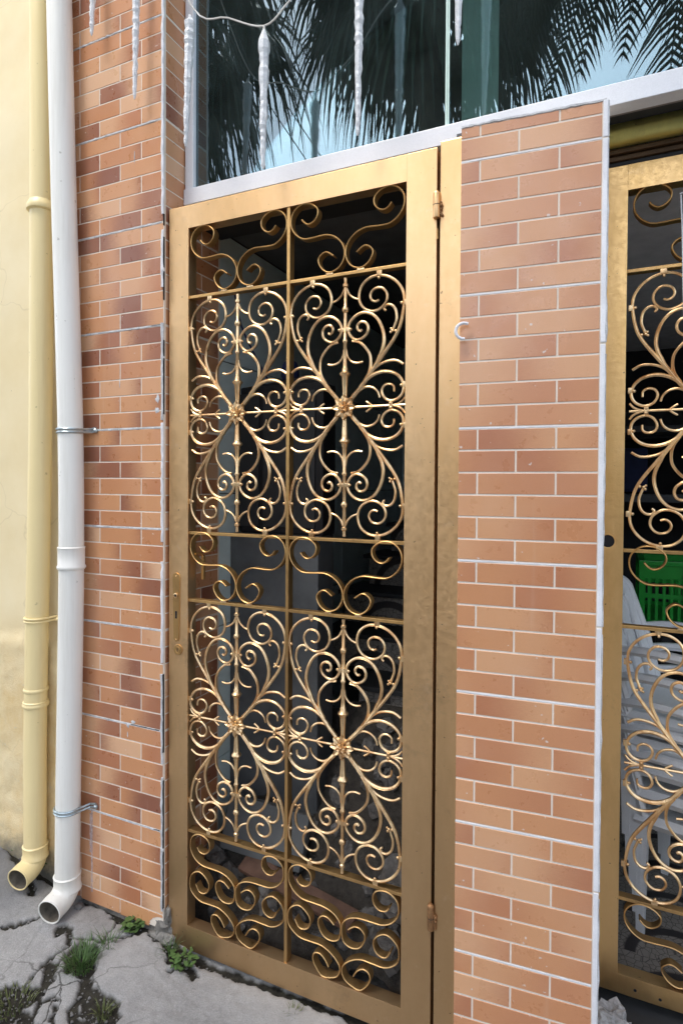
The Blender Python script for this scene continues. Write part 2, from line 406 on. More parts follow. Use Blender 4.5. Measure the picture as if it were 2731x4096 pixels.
def spline(pts, sub=4, closed=False):
    P = [Vector(p) for p in pts]; out = []
    for i in range(len(P) - 1):
        p0, p1, p2, p3 = P[max(i - 1, 0)], P[i], P[i + 1], P[min(i + 2, len(P) - 1)]
        for k in range(sub):
            t = k / sub
            out.append(.5 * ((2 * p1) + (-p0 + p2) * t + (2 * p0 - 5 * p1 + 4 * p2 - p3) * t * t + (-p0 + 3 * p1 - 3 * p2 + p3) * t ** 3))
    out.append(P[-1]); return out

# ------------------------------------------------------------------ ground
def px_ground(x, y, z=0.0):
    v = M @ Vector(((x - 1365.5) / 2400, 1, -(y - 1972.5) / 2400)); t = (z - EYE) / v.z; return (v.x * t, v.y * t)
K = 1 / 1.7422
def cr(pts): return [px_ground(x * K, 2900 + y * K, .02) for x, y in pts]
CR = [
 (cr([(0, 1440), (120, 1435), (240, 1392), (300, 1380)]), .004),
 (cr([(1180, 1480), (1040, 1440), (960, 1500), (930, 1480)]), .012),
 (cr([(960, 1500), (850, 1535), (700, 1560), (560, 1530), (490, 1520), (470, 1575), (390, 1630), (290, 1700), (220, 1770), (130, 1820), (20, 1850)]), .0035),
 (cr([(400, 1440), (480, 1440), (490, 1520)]), .004),
 (cr([(820, 1430), (760, 1500), (700, 1560)]), .0025),
 (cr([(560, 1560), (470, 1620), (390, 1690), (350, 1690)]), .005),
 (cr([(350, 1690), (340, 1780), (290, 1830), (240, 1850), (130, 1835), (0, 1860)]), .014),
 (cr([(600, 1800), (585, 1900), (520, 1950), (530, 2084)]), .012),
 (cr([(600, 1800), (640, 1860), (700, 1930), (800, 1950), (790, 2020), (720, 2084)]), .013),
 (cr([(240, 1850), (290, 1900), (400, 1890)]), .007),
 (cr([(300, 1900), (230, 1960), (240, 2050), (340, 2084)]), .005),
 (cr([(390, 1940), (350, 2084)]), .004),
 (cr([(0, 1960), (110, 1950), (150, 1990), (230, 2000)]), .009),
 (cr([(520, 1980), (590, 1990), (600, 1930), (560, 1900)]), .005),
 (cr([(540, 2030), (590, 2040), (600, 2000)]), .005),
 (cr([(600, 2020), (640, 1990), (700, 2010)]), .006),
 (cr([(1180, 1700), (1250, 1660)]), .004),
 (cr([(1160, 1500), (1200, 1620), (1320, 1650), (1340, 1700)]), .012),
 (cr([(540, 1230), (700, 1290), (860, 1370), (1000, 1400), (1150, 1480)]), .013),
 (cr([(700, 1310), (850, 1400), (930, 1480)]), .006),
 (cr([(60, 1010), (200, 1180), (240, 1250)]), .010),
 (cr([(0, 890), (100, 900), (160, 960), (340, 1100), (380, 1180)]), .014),
]
BL = [(cr([(560, 1660)])[0], .055), (cr([(640, 1620)])[0], .035), (cr([(600, 1740)])[0], .035), (cr([(80, 1860)])[0], .05), (cr([(180, 1880)])[0], .035), (cr([(700, 1990)])[0], .05), (cr([(760, 1960)])[0], .03),
      (cr([(660, 1920)])[0], .035), (cr([(50, 1950)])[0], .05), (cr([(430, 1470)])[0], .028), (cr([(860, 1380)])[0], .045), (cr([(1010, 1430)])[0], .05), (cr([(1110, 1490)])[0], .04), (cr([(650, 1260)])[0], .035),
      (cr([(1230, 1610)])[0], .035), (cr([(1290, 1650)])[0], .025), (cr([(60, 870)])[0], .05), (cr([(320, 1120)])[0], .045), (cr([(60, 2060)])[0], .06), (cr([(620, 2070)])[0], .03)]
CR.append(([(-1.44, 1.665), (-1.2, 1.67), (-.9, 1.69), (-.5, 1.70)], .012))

def fields(X, Y):
    D = np.full(X.shape, 9.0)
    wob = .006 * np.sin(X * 61 + Y * 23) + .005 * np.sin(X * 133 - Y * 97 + 1) + .003 * np.sin(X * 211 + Y * 173 + 2)
    Xw, Yw = X + wob * .8, Y + .8 * (.006 * np.sin(X * 47 - Y * 71 + 3) + .004 * np.sin(X * 119 + Y * 143))
    for pts, w in CR:
        for (ax, ay), (bx, by) in zip(pts[:-1], pts[1:]):
            dx, dy = bx - ax, by - ay; L = dx * dx + dy * dy + 1e-9
            t = np.clip(((Xw - ax) * dx + (Yw - ay) * dy) / L, 0, 1)
            D = np.minimum(D, np.hypot(Xw - ax - t * dx, (Yw - ay - t * dy)) - w * 1.25)
    for (cx, cy), r in BL:
        D = np.minimum(D, np.hypot(Xw - cx, (Yw - cy) * 1.15) - r * (1 + 9 * wob))
    return D
def ss(e0, e1, x):
    t = np.clip((x - e0) / (e1 - e0), 0, 1); return t * t * (3 - 2 * t)
def base_h(X, Y):
    wy = ss(1.15, 1.62, Y)
    return .05 * wy * ss(-1.25, -1.52, X) + .07 * ss(1.2, 1.66, Y) * ss(-1.9, -2.3, X)
def make_ground():
    xs = np.concatenate([np.linspace(-70, -6, 14), np.linspace(-5, -2.6, 8), np.arange(-2.5, -.45, .0042), np.linspace(-.4, 2.0, 30), np.linspace(3, 70, 14)])
    ys = np.concatenate([np.linspace(-1.0, .85, 14), np.arange(.90, 1.78, .0042), np.linspace(1.85, 2.6, 6)])
    X, Y = np.meshgrid(xs, ys)
    D = fields(X, Y)
    soil = ss(.0025, -.0015, D)
    n1 = np.array([[noise.noise(Vector((a * 3.1, b * 3.1, 0))) for a in xs] for b in ys])
    n2 = rng.normal(0, 1, X.shape)
    fine = np.array([[noise.noise(Vector((a * 28, b * 28, 3))) for a in xs] for b in ys])
    Z = base_h(X, Y) + .006 * n1 + .0022 * fine * (1 + soil) - .014 * soil * (1 + .35 * fine) + .0004 * n2
    Z += -.003 * ss(.02, .0, D) * (1 - soil)
    Z = np.where(Y < .2, Z * 0 + base_h(X, Y), Z)
    vs = np.stack([X, Y, Z], -1).reshape(-1, 3); ny, nx = X.shape
    idx = np.arange(ny * nx).reshape(ny, nx)
    fs = np.stack([idx[:-1, :-1], idx[:-1, 1:], idx[1:, 1:], idx[1:, :-1]], -1).reshape(-1, 4)
    me = bpy.data.meshes.new('sidewalk'); me.from_pydata(vs.tolist(), [], fs.tolist()); me.update()
    me.polygons.foreach_set('use_smooth', [True] * len(me.polygons))
    a = me.attributes.new('soil', 'FLOAT', 'POINT'); a.data.foreach_set('value', soil.reshape(-1).astype(np.float32))
    pcx, pcy = px_ground(520, 3880); qx, qy = px_ground(1150, 4050)
    tone = ss(.30, .05, np.hypot(X - pcx, (Y - pcy)) + .1 * n1) * .35 + ss(.35, .05, np.hypot(X - qx, (Y - qy) * 2) + .1 * n1) * .5
    a = me.attributes.new('tone', 'FLOAT', 'POINT'); a.data.foreach_set('value', np.clip(tone, 0, 1).reshape(-1).astype(np.float32))
    lx_, ly_ = px_ground(250, 4050); crk = ss(.42, .12, np.hypot(X - lx_, (Y - ly_) * .9) + .15 * n1)
    ox_, oy_ = px_ground(20, 3540); old = ss(.30, .10, np.hypot(X - ox_, Y - oy_) + .2 * n1) * .6
    for nm, arr in (('crackle', crk), ('old', old)):
        a = me.attributes.new(nm, 'FLOAT', 'POINT'); a.data.foreach_set('value', arr.reshape(-1).astype(np.float32))
    me.materials.append(MT['ground']); return tag(link('sidewalk', me), kind='structure')
make_ground()
tag(MB().box(-70, 70, -1.16, -1.0, -.4, .005).build('kerb', 'concrete'), kind='structure')
tag(MB().box(-300, 300, -300, -1.16, -.5, -.12).build('road', 'asphalt'), kind='structure')

def gz(x, y): return float(base_h(np.array(x), np.array(y)))

# ------------------------------------------------------------------ tiled brick pillars
HC, HB = .06, .10            # course height, half brick
def brick_mesh(L, H, T=.006, b=.0009, mat='tile'):
    x, z = L / 2, H / 2
    vs = [(-x, 0, -z), (x, 0, -z), (x, 0, z), (-x, 0, z), (-x, -T + b, -z), (x, -T + b, -z), (x, -T + b, z), (-x, -T + b, z),
          (-x + b, -T, -z + b), (x - b, -T, -z + b), (x - b, -T, z - b), (-x + b, -T, z - b)]
    fs = [(0, 3, 2, 1)] + [(i, (i + 1) % 4, 4 + (i + 1) % 4, 4 + i) for i in range(4)] + [(4 + i, 4 + (i + 1) % 4, 8 + (i + 1) % 4, 8 + i) for i in range(4)] + [(8, 9, 10, 11)]
    me = mesh(vs, fs, name='brick'); me.materials.append(MT[mat]); return me
BM = {}
def brick(parent, x, y, z, L, H, rot=0.0, mat='tile'):
    k = (round(L, 3), round(H, 3), mat)
    if k not in BM: BM[k] = brick_mesh(L, H, mat=mat)
    o = link('brick', BM[k], parent); o.location = (x, y, z)
    o.rotation_euler = (random.gauss(0, .0006), random.gauss(0, .0008), rot)
    return o
def course_rows(parent, zt, nrows, start_odd, a, b, place, gx=.0045, gz_=.0045, thick=lambda r: False, ztop=None, zbot=None, skip=None):
    """lay rows downward from zt; s runs leftward as negative half bricks from 0; place(s, z, L, H)"""
    for r in range(nrows):
        z1, z0 = zt - r * HC, zt - (r + 1) * HC
        e1 = .0045 if thick(r) else gz_ / 2; e0 = .0045 if thick(r + 1) else gz_ / 2
        z1 -= e1; z0 += e0
        if ztop and z1 > ztop: z1 = ztop
        if zbot and z0 < zbot: z0 = zbot
        if z1 - z0 < .006: continue
        js = [b] + [-k * HB for k in range(-40, 60) if (k % 2 == 1) == start_odd(r) and a + .012 < -k * HB < b - .012] + [a]
        js.sort()
        for s0, s1 in zip(js[:-1], js[1:]):
            l, rr = s0 + (gx / 2 if s0 > a + 1e-6 else .0), s1 - (gx / 2 if s1 < b - 1e-6 else 0)
            if rr - l < .008 or (skip and skip((l + rr) / 2, (z0 + z1) / 2)): continue
            place((l + rr) / 2, (z0 + z1) / 2, rr - l, z1 - z0)

# left pillar: corner at X=-1.45, front plane Y=1.664, side plane X=-1.45 running back to Y=1.98
YA, XA = 1.664, -1.45
ZA = 3.294                       # joint J0
odd_tile = {-1: True, 0: False, 1: False, 2: True, 3: False, 4: False, 5: True, 6: True, 7: False, 8: True}
pa = empty('tiled_pillar', (-1.7, 1.80, .05), 'left pillar clad in orange brown brick tiles behind the white downpipe', 'pillar', 'tiled pillars of the shop front')
pa_i = pa.matrix_world
def P(o, parent):  # keep world coordinates when parenting to an unrotated empty
    o.location = o.location - parent.location; return o
def child(mb, name, mat, parent, smooth=False):
    o = mb.build(name, mat, parent, smooth); o.location = Vector(o.location) - parent.location; return o
ztopA = ZA + 6 * HC
def oddA(r):
    t = (r // 6) - 1; return odd_tile[t] ^ (r % 2 == 1)
child(MB().box(-1.95, XA - .0012, YA + .0013, 1.99, .062, 4.2), 'grout_face', 'grout', pa)
child(MB().box(-1.95, -1.46, YA + .008, 2.02, -.05, .0615), 'footing', 'concrete', pa)
lip = 2.755                      # side bricks above the window sill stop at the frame
def placeA(s, z, L, H): P(brick(pa, XA - .004 + s, YA + .006, z, L, H), pa)
course_rows(pa, ztopA, 60, oddA, -.47, 0, placeA, thick=lambda r: r % 6 == 0, zbot=.058, skip=lambda s, z: s > -.12 and z < .112 or (abs(z - 2.55) < .03 and s > -.02))
def placeS(s, z, L, H): P(brick(pa, XA - .006, YA + .006 - s + .004, z, L, H, rot=R(90)), pa)
course_rows(pa, ztopA, 60, lambda r: not oddA(r), -.306, 0, placeS, thick=lambda r: r % 6 == 0, zbot=.12)
# chipped lowest tile: a quarter disc is missing from the corner
def chip():
    mb = MB(); cx, cz, r = XA - .0045, .057, .062; n = 12
    pts = [(-.10 + XA - .01, .105)] + [(XA - .012, .105 + .0)] if False else []
    arc = [(cx - r * math.cos(R(90) * i / n) * (1 + .04 * math.sin(i * 2.3)), cz + r * math.sin(R(90) * i / n) * .75) for i in range(n + 1)]
    poly = [(XA - .202, .057)] + [(p[0], p[1]) for p in arc] + [(XA - .0045, .1115), (XA - .202, .1115)]
    m = len(poly)
    vs = [(x, YA, z) for x, z in poly] + [(x, YA + .006, z) for x, z in poly]
    fs = [tuple(range(m)), tuple(range(2 * m - 1, m - 1, -1))] + [(i, m + i, m + (i + 1) % m, (i + 1) % m) for i in range(m)]
    return mb.add(vs, fs)
o = child(chip(), 'brick', 'tile', pa); tag(o, 'chipped corner tile with a rounded bite out of it')
# corner trim in broken lengths with mortar smears
for z0, z1, m_ in ((2.60, 4.1, 'trim'), (2.345, 2.562, 'trim'), (1.88, 2.22, 'mortar'), (1.45, 1.87, 'trim'), (1.02, 1.40, 'trim'), (.66, 1.0, 'mortar'), (.13, .62, 'mortar')):
    pts = []; z = z0
    mb = MB(); zz = np.arange(z0, z1, .02)
    wob = [(XA - .0055 + random.gauss(0, .0009), YA - .0012 + random.gauss(0, .0008), float(q)) for q in zz]
    mb.tube(wob, [.0048 + abs(random.gauss(0, .0009)) for _ in wob], 6)
    child(mb, 'corner_trim', m_, pa)
for z0, z1 in ((2.30, 2.52), (1.90, 2.16), (2.56, 2.60), (.70, .98), (.14, .60)):
    child(MB().box(XA - .0012, XA + .0006, YA - .004, YA + .003, z0, z1), 'edge_gap', 'black', pa)
# wide mortar joints between tile sheets
for k in range(0, 9):
    z = ZA - k * .36; mb = MB(); xs = np.arange(-1.93, XA - .008, .012)
    mb.tube([(float(x), YA + .0025 + random.gauss(0, .0004), z + random.gauss(0, .0005)) for x in xs], [.0034 + abs(random.gauss(0, .0008)) for _ in xs], 5)
    child(mb, 'mortar_joint', 'mortar', pa)
for z, x0, x1 in ((2.214, -1.505, -1.456), (.774, -1.60, -1.47), (.414, -1.505, -1.456)):
    child(MB().box(x0, x1, YA - .0014, YA + .002, z + .0004, z + .0022), 'open_joint', 'black', pa)
# mortar smears
for x, z, w, h in ((-1.478, 1.955, .022, .035), (-1.480, 1.915, .022, .028), (-1.59, .785, .030, .014), (-1.615, .77, .018, .022), (-1.617, .735, .006, .03), (-1.655, 2.02, .004, .05), (-1.585, 2.83, .004, .06)):
    mb = MB(); n = 14
    ring = [(x + w * math.cos(2 * math.pi * i / n) * random.uniform(.5, 1.1) * .5, z + h * math.sin(2 * math.pi * i / n) * random.uniform(.5, 1.1) * .5) for i in range(n)]
    mb.add([(a, YA - .0006, b) for a, b in ring] + [(x, YA - .0022, z)], [(i, (i + 1) % n, n) for i in range(n)])
    child(mb, 'mortar_smear', 'mortar', pa)

for x_, w_, z0_, z1_ in ((-1.795, .0045, .10, .415), (-1.800, .007, .25, .40)):
    mb = MB(); zz = np.linspace(z1_, z0_, 24); mb.v = []; 
    for i, z_ in enumerate(zz):
        ww = w_ * random.uniform(.7, 1.1); mb.v += [(x_ - ww, YA - .0005, float(z_)), (x_ + ww, YA - .0005, float(z_))]
    mb.f = [(2 * i, 2 * i + 1, 2 * i + 3, 2 * i + 2) for i in range(23)]
    child(mb, 'lime_streak', 'streak', pa)
# concrete lump where the tile is broken
def blob(c, r, seed, sq=(1, 1, 1), sub=3, rough=.35):
    bm = bmesh.new(); bmesh.ops.create_icosphere(bm, subdivisions=sub, radius=1)
    for v in bm.verts:
        n = v.co.normalized(); k = 1 + rough * noise.fractal(n * 1.7 + Vector((seed * 7.1, seed * 3.3, 0)), .8, 2.1, 4)
        v.co = Vector((n.x * k * r * sq[0], n.y * k * r * sq[1], n.z * k * r * sq[2])) + Vector(c)
    vs = [v.co[:] for v in bm.verts]; fs = [[v.index for v in f.verts] for f in bm.faces]; bm.free(); return vs, fs
mb = MB()
for i, (c, r, q) in enumerate((((-1.462, 1.69, .065), .04, (1, .8, 1.1)), ((-1.47, 1.675, .02), .05, (1.1, .7, .7)), ((-1.44, 1.68, .10), .022, (.6, .8, 1.8)), ((-1.435, 1.672, .03), .03, (.9, .7, .8)), ((-1.478, 1.690, .075), .034, (1, .7, 1)))):
    mb.add(*blob(c, r, i + 1, q))
tag(child(mb, 'broken_concrete', 'concrete', pa, True))

# right pillar, turned a few degrees
DLT = .0823
pc = empty('tiled_pillar', (-.044, 1.653, 0), 'right pillar clad in peach brick tiles between the ornate door and the right gate', 'pillar', 'tiled pillars of the shop front')
pc.rotation_euler = (0, 0, DLT)
ZC = 2.5315
zT = 2.6255
WC = .350
MB().box(-WC, .0155, .0013, .30, -.05, zT - .001).build('grout_face', 'grout', pc)
def oddC(r):   # r counted from 2 rows above ZC
    q = r - 2; t = (q // 6); return (q - 6 * t) % 2 == 0 if q >= 0 else (r % 2 == 0)
def placeC(s, z, L, H): brick(pc, s, .006, z, L, H, mat='tile_light')
course_rows(pc, ZC + 2 * HC, 44, oddC, -WC, 0, placeC, gx=.005, gz_=.005, thick=lambda r: (r - 2) % 6 == 0, ztop=zT - .004, zbot=-.02)
for k in range(0, 7):
    z = ZC - k * .36; mb = MB(); xs = np.arange(-WC, .002, .014)
    mb.tube([(float(x), .0028 + random.gauss(0, .0002), z + random.gauss(0, .0002)) for x in xs], [.0026 + abs(random.gauss(0, .0004)) for _ in xs], 5).build('mortar_joint', 'trim', pc)
for z0, z1 in ((ZC + .002, zT), (2.02, ZC - .002), (1.30, 2.015), (.62, 1.295), (-.03, .615)):
    zz = np.arange(z0, z1 + .001, .03)
    MB().bevbox(.0022, .0140, -.0015, .02, z0, z1, .002).build('corner_trim', 'trim', pc)
    mb = MB().tube([(.0150 + random.gauss(0, .0005), .002, float(q)) for q in zz], [.0018 + abs(random.gauss(0, .001)) for _ in zz], 5); mb.build('corner_trim', 'mortar', pc)
mb = MB(); xs = np.arange(-WC, .018, .012)
mb.tube([(float(x), .002, zT + random.gauss(0, .0008)) for x in xs], [.0035 + abs(random.gauss(0, .001)) for _ in xs], 5).build('top_edge_mortar', 'mortar', pc)
# white hook on the right pillar
hk = MB(); hp = []
for i in range(15):
    a = R(60 + 215 * i / 14); hp.append((.021 * math.cos(a), -.006 - .008 * math.sin(i / 14 * math.pi), .021 * math.sin(a)))
hk.tube(hp, .0042, 8)
o = hk.build('wall_hook', 'trim', None, True); o.location = (-.378, 1.618, 2.072)
tag(o, 'small white curved hook on the peach tiles beside the door jamb', 'hook')

# ------------------------------------------------------------------ scroll castings
CV = {'outer': [(.018, .018), (0.0251, 0.0287), (0.0448, 0.0506), (0.063, 0.0724), (0.0809, 0.0964), (0.0988, 0.1213), (0.1189, 0.1483), (0.1389, 0.1749), (0.1587, 0.2037), (0.1709, 0.2282), (0.1786, 0.2555), (0.1833, 0.2852), (0.1851, 0.3106), (0.1799, 0.3369), (0.1637, 0.3624), (0.1374, 0.3823), (0.107, 0.3908), (0.0788, 0.3868), (0.0556, 0.3696), (0.0454, 0.3445), (0.0468, 0.3203), (0.0587, 0.2997), (0.0796, 0.2877), (0.1001, 0.2866), (0.1178, 0.2952), (0.1304, 0.3103), (0.1327, 0.3312), (0.1225, 0.3478), (0.1073, 0.3545), (0.0894, 0.3497), (0.0805, 0.3353), (0.0845, 0.3206), (0.0961, 0.3139), (0.1075, 0.3173)],
 'mid': [(.085, .103), (0.1025, 0.1282), (0.1113, 0.1489), (0.1201, 0.1695), (0.1249, 0.1975), (0.1196, 0.2288), (0.1054, 0.2587), (0.0848, 0.2781), (0.0588, 0.2853), (0.0353, 0.2783), (0.0169, 0.261), (0.0104, 0.2398), (0.0172, 0.2197), (0.0332, 0.2061), (0.0516, 0.2063), (0.0697, 0.2194), (0.0747, 0.2381), (0.0669, 0.2533), (0.0512, 0.2578), (0.0408, 0.2488), (0.0409, 0.2372), (0.0488, 0.2299), (0.0553, 0.2341)],
 'inner': [(.064, .076), (0.0783, 0.1013), (0.0833, 0.1273), (0.08, 0.1563), (0.0635, 0.1817), (0.0438, 0.1979), (0.0226, 0.203)],
 'leafa': [(.08, .096), (0.0911, 0.11), (0.1115, 0.1251), (0.1368, 0.1326), (0.1618, 0.1323), (0.1829, 0.1201)],
 'arm': [(.052, .061), (0.0733, 0.0837), (0.0989, 0.0975), (0.1269, 0.1022), (0.1546, 0.0959), (0.1746, 0.0804), (0.1846, 0.0587), (0.1831, 0.0378), (0.1701, 0.0209), (0.1477, 0.0138), (0.1275, 0.0232), (0.1185, 0.0439), (0.1259, 0.06), (0.1423, 0.0637), (0.1549, 0.0559), (0.1563, 0.0405)],
 'leafb': [(.034, .040), (0.05, 0.0527), (0.0682, 0.06), (0.089, 0.0564), (0.1044, 0.0435), (0.111, 0.0253)],
 'hook': [(0.1293, 0.2833), (0.123, 0.2899), (0.1304, 0.2996), (0.1455, 0.2979), (0.1581, 0.2835), (0.162, 0.2573), (0.156, 0.2368), (0.1499, 0.221)],
 'toparc': [(0.0029, 0.3644), (0.0124, 0.3463), (0.027, 0.3336), (0.0429, 0.3275)],
 'lowleaf': [(0.0028, 0.1773), (0.007, 0.1575), (0.0204, 0.1406), (0.039, 0.1343), (0.0573, 0.1365)],
 'barb': [(0.0868, 0.0018), (0.079, 0.009), (0.0686, 0.0155)],
 'fork': [(.155, .001), (0.1677, 0.0046), (0.1801, 0.0122), (0.1886, 0.0234)]}
RADS = {'outer': (.0062, .0040, .0030), 'mid': (.0058, .0040, .0036), 'inner': (.0056, .0036, .0038), 'leafa': (.0050, .0036, .0036), 'arm': (.0056, .0042, .0028),
        'leafb': (.0048, .0036, .0028), 'hook': (.0030, .0038, .0034), 'toparc': (.0042, .0030, .0026), 'lowleaf': (.0042, .0030, .0030), 'barb': (.0036, .0030, .0026), 'fork': (.0034, .0032, .0028)}
U = 1.03
def quad_mesh():
    mb = MB()
    for k, pts in CV.items():
        sp = spline([(x * U, z) for x, z in pts], 4); n = len(sp); a, b, c = RADS[k]; rad = []
        for i in range(n):
            t = i / (n - 1); rad.append((a + (b - a) * min(1, t / .35)) if t < .35 else (b + (c - b) * (t - .35) / .65))
        rad = [r * 1.14 * (1 + .06 * noise.noise(Vector((i * .6, hash(k) % 7, 0)))) for i, r in enumerate(rad)]
        mb.tube([(p.x, -.001 if k in ('outer', 'mid', 'arm') else .0008, p.y) for p in sp], rad, 6, flat=1.15)
        # raised edge rib along the face, cast in one with the bar
        if k in ('outer', 'mid', 'arm', 'inner'):
            off = [];
            for i, p in enumerate(sp):
                q0, q1 = sp[max(i - 1, 0)], sp[min(i + 1, n - 1)]; t = (q1 - q0).normalized(); nn = Vector((-t.y, t.x)); off.append((p.x + nn.x * rad[i] * .62, -rad[i] * 1.02, p.y + nn.y * rad[i] * .62))
            mb.tube(off, .0012, 4)
    for x, z, r in ((.150 * U, .221, .0048), (.1445 * U, .217, .0042), (.146 * U, .227, .0042), (.160 * U, .2195, .0046), (.107 * U, .3835, .0048), (.1465 * U, .007, .0056), (.0185, .2385, .0052), (.1775 * U, .300, .0050), (.1775 * U, .058, .0050)):
        mb.sph((x, -.003, z), r, 6)
    for x, z, w, h in ((.1085 * U, .3975, .0085, .009), (.1895 * U, .300, .0055, .0085), (.1880 * U, .060, .0055, .0085), (.009, .2385, .007, .0065)):
        mb.bevbox(x - w, x + w, -.006, .006, z - h, z + h, .0015)
    return mb
QM = quad_mesh().me(True, 'scroll_branch'); QM.materials.append(MT['gold_cast'])
def spindle_mesh():
    prof = []
    def pr(v, r): prof.append((r, v))
    half = [(0.02, .0085), (.055, .0090), (.098, .0115), (.102, .0130), (.110, .0130), (.113, .0220), (.119, .0225), (.124, .0150), (.127, .0125), (.137, .0125), (.140, .0085), (.175, .0075), (.2, .0072), (.246, .0068), (.249, .0100), (.255, .0100), (.258, .0068), (.300, .0066), (.345, .0066), (.349, .0120), (.355, .0135), (.361, .0120), (.365, .0068), (.372, .0068)]
    up = [(0, .006), (.040, .0072), (.090, .0100), (.096, .012), (.100, .0165), (.105, .0175), (.110, .0125), (.113, .0100), (.120, .0100), (.123, .0078), (.145, .0062), (.198, .0060), (.201, .0086), (.207, .0086), (.210, .0060), (.290, .0056), (.294, .0095), (.300, .0110), (.306, .0095), (.310, .0058), (.368, .0054), (.371, .0090), (.378, .0090), (.381, .0050), (.398, .0054)]
    pf = [(r, -v) for v, r in reversed(up)] + [(r, v) for v, r in up[1:]]
    mb = MB().lathe(pf, n=10)
    for sx in (-1, 1):
        mb.tube([(sx * .02, 0, 0), (sx * .1, 0, .0), (sx * .19 * U, 0, .0)], [.0040, .0036, .0038], 6)
        mb.bevbox(sx * .1465 * U - .006, sx * .1465 * U + .006, -.005, .005, -.011, .011, .002)
    return mb
SM = spindle_mesh().me(True, 'spindle'); SM.materials.append(MT['gold_cast'])
def rosette_mesh():
    mb = MB()
    for ring, (n, r0, L, W, y) in enumerate(((8, .012, .027, .0128, -.008), (6, .004, .014, .0066, -.015))):
        for i in range(n):
            a = 2 * math.pi * i / n + (0 if ring == 0 else .3); ca, sa = math.cos(a), math.sin(a); vs = []; k = 7
            for u in range(k):
                t = u / (k - 1); rr = r0 * .4 + t * (L + r0 * .6); w = W * math.sin(math.pi * min(1, .12 + t * .86)) ** .7
                for q, dy in ((-1, .002), (-.6, -.0040), (0, -.0008), (.6, -.0050), (1, .001)):
                    lx, lz = rr, q * w; vs.append((lx * ca - lz * sa, y + dy - .002 * math.sin(t * math.pi), lx * sa + lz * ca))
            fs = [(u * 5 + j, u * 5 + j + 1, u * 5 + 6 + j, u * 5 + 5 + j) for u in range(k - 1) for j in range(4)]; mb.add(vs, fs)
    mb.sph((0, -.017, 0), .0045, 8); mb.lathe([(.027, .003), (.027, -.0015), (.014, -.0060)], axis='y', n=16)
    return mb
RM = rosette_mesh().me(True, 'rosette'); RM.materials.append(MT['gold_cast'])
def casting(parent, x, y, z):
    sp = link('cast_panel', SM, parent); sp.location = (x, y, z)
    for sx in (1, -1):
        for sz in (1, -1):
            b = link('scroll_branch', QM, sp); b.scale = (sx, 1, sz)
    r = link('rosette', RM, sp)
    return sp

S1 = [(-0.1501, 0.1872), (-0.14, 0.1755), (-0.1258, 0.1693), (-0.1088, 0.1751), (-0.0963, 0.1902), (-0.095, 0.2098), (-0.1091, 0.226), (-0.129, 0.2347), (-0.1546, 0.2344), (-0.1776, 0.2198), (-0.1891, 0.1966), (-0.1875, 0.1685), (-0.1714, 0.1431), (-0.1454, 0.1263), (-0.117, 0.1242), (-0.089, 0.1258), (-0.064, 0.1259), (-0.0392, 0.1177), (-0.0174, 0.1007), (-0.0038, 0.0766), (-0.0022, 0.052), (-0.0116, 0.0291), (-0.0277, 0.0144), (-0.0523, 0.008), (-0.0744, 0.0185), (-0.0884, 0.0378), (-0.0908, 0.0555), (-0.0775, 0.0696), (-0.0609, 0.072), (-0.0389, 0.0576)]
L1 = [(-0.1581, 0.2773), (-0.1471, 0.2639), (-0.1255, 0.2619), (-0.1088, 0.2763), (-0.1059, 0.299), (-0.1182, 0.3174), (-0.1459, 0.3248), (-0.1708, 0.3166), (-0.1864, 0.2957), (-0.1862, 0.2624), (-0.1672, 0.2346), (-0.1361, 0.2189), (-0.0963, 0.2172), (-0.0572, 0.2154), (-0.0246, 0.2038), (-0.0039, 0.1808), (-0.0022, 0.1534), (-0.0094, 0.1268), (-0.0328, 0.1164), (-0.0596, 0.1225), (-0.0762, 0.1444), (-0.0794, 0.1679), (-0.066, 0.1843), (-0.0481, 0.1858), (-0.0332, 0.1769), (-0.0243, 0.1689)]
L2 = [(-0.1636, 0.1457), (-0.151, 0.1247), (-0.1325, 0.121), (-0.1141, 0.1323), (-0.1081, 0.1589), (-0.1236, 0.1815), (-0.1483, 0.1932), (-0.1732, 0.1829), (-0.1885, 0.161), (-0.1880, 0.1253), (-0.1697, 0.1035), (-0.1416, 0.0904), (-0.1047, 0.0901), (-0.0684, 0.0898), (-0.0385, 0.0781), (-0.0138, 0.0582), (-0.0030, 0.036), (-0.0133, 0.0091), (-0.0439, -0.0051), (-0.0678, -0.0052), (-0.0891, 0.0174), (-0.0983, 0.0389), (-0.0923, 0.0573), (-0.0742, 0.062), (-0.0562, 0.0505), (-0.0427, 0.0294)]
def strip_mesh(pts, y0=-.002, y1=.024, th=.0042):
    me = MB().strip(spline(pts, 4), th, y0, y1).me(True, 'scroll_strip'); me.materials.append(MT['gold']); return me
SMm = {'s1': strip_mesh(S1), 'l1': strip_mesh(L1), 'l2': strip_mesh(L2)}
def scrolls(parent, key, x, y, z, sz=1.0):
    for sx in (1, -1):
        o = link('scroll_strip', SMm[key], parent); o.location = (x, y, z); o.scale = (sx, 1, sz)

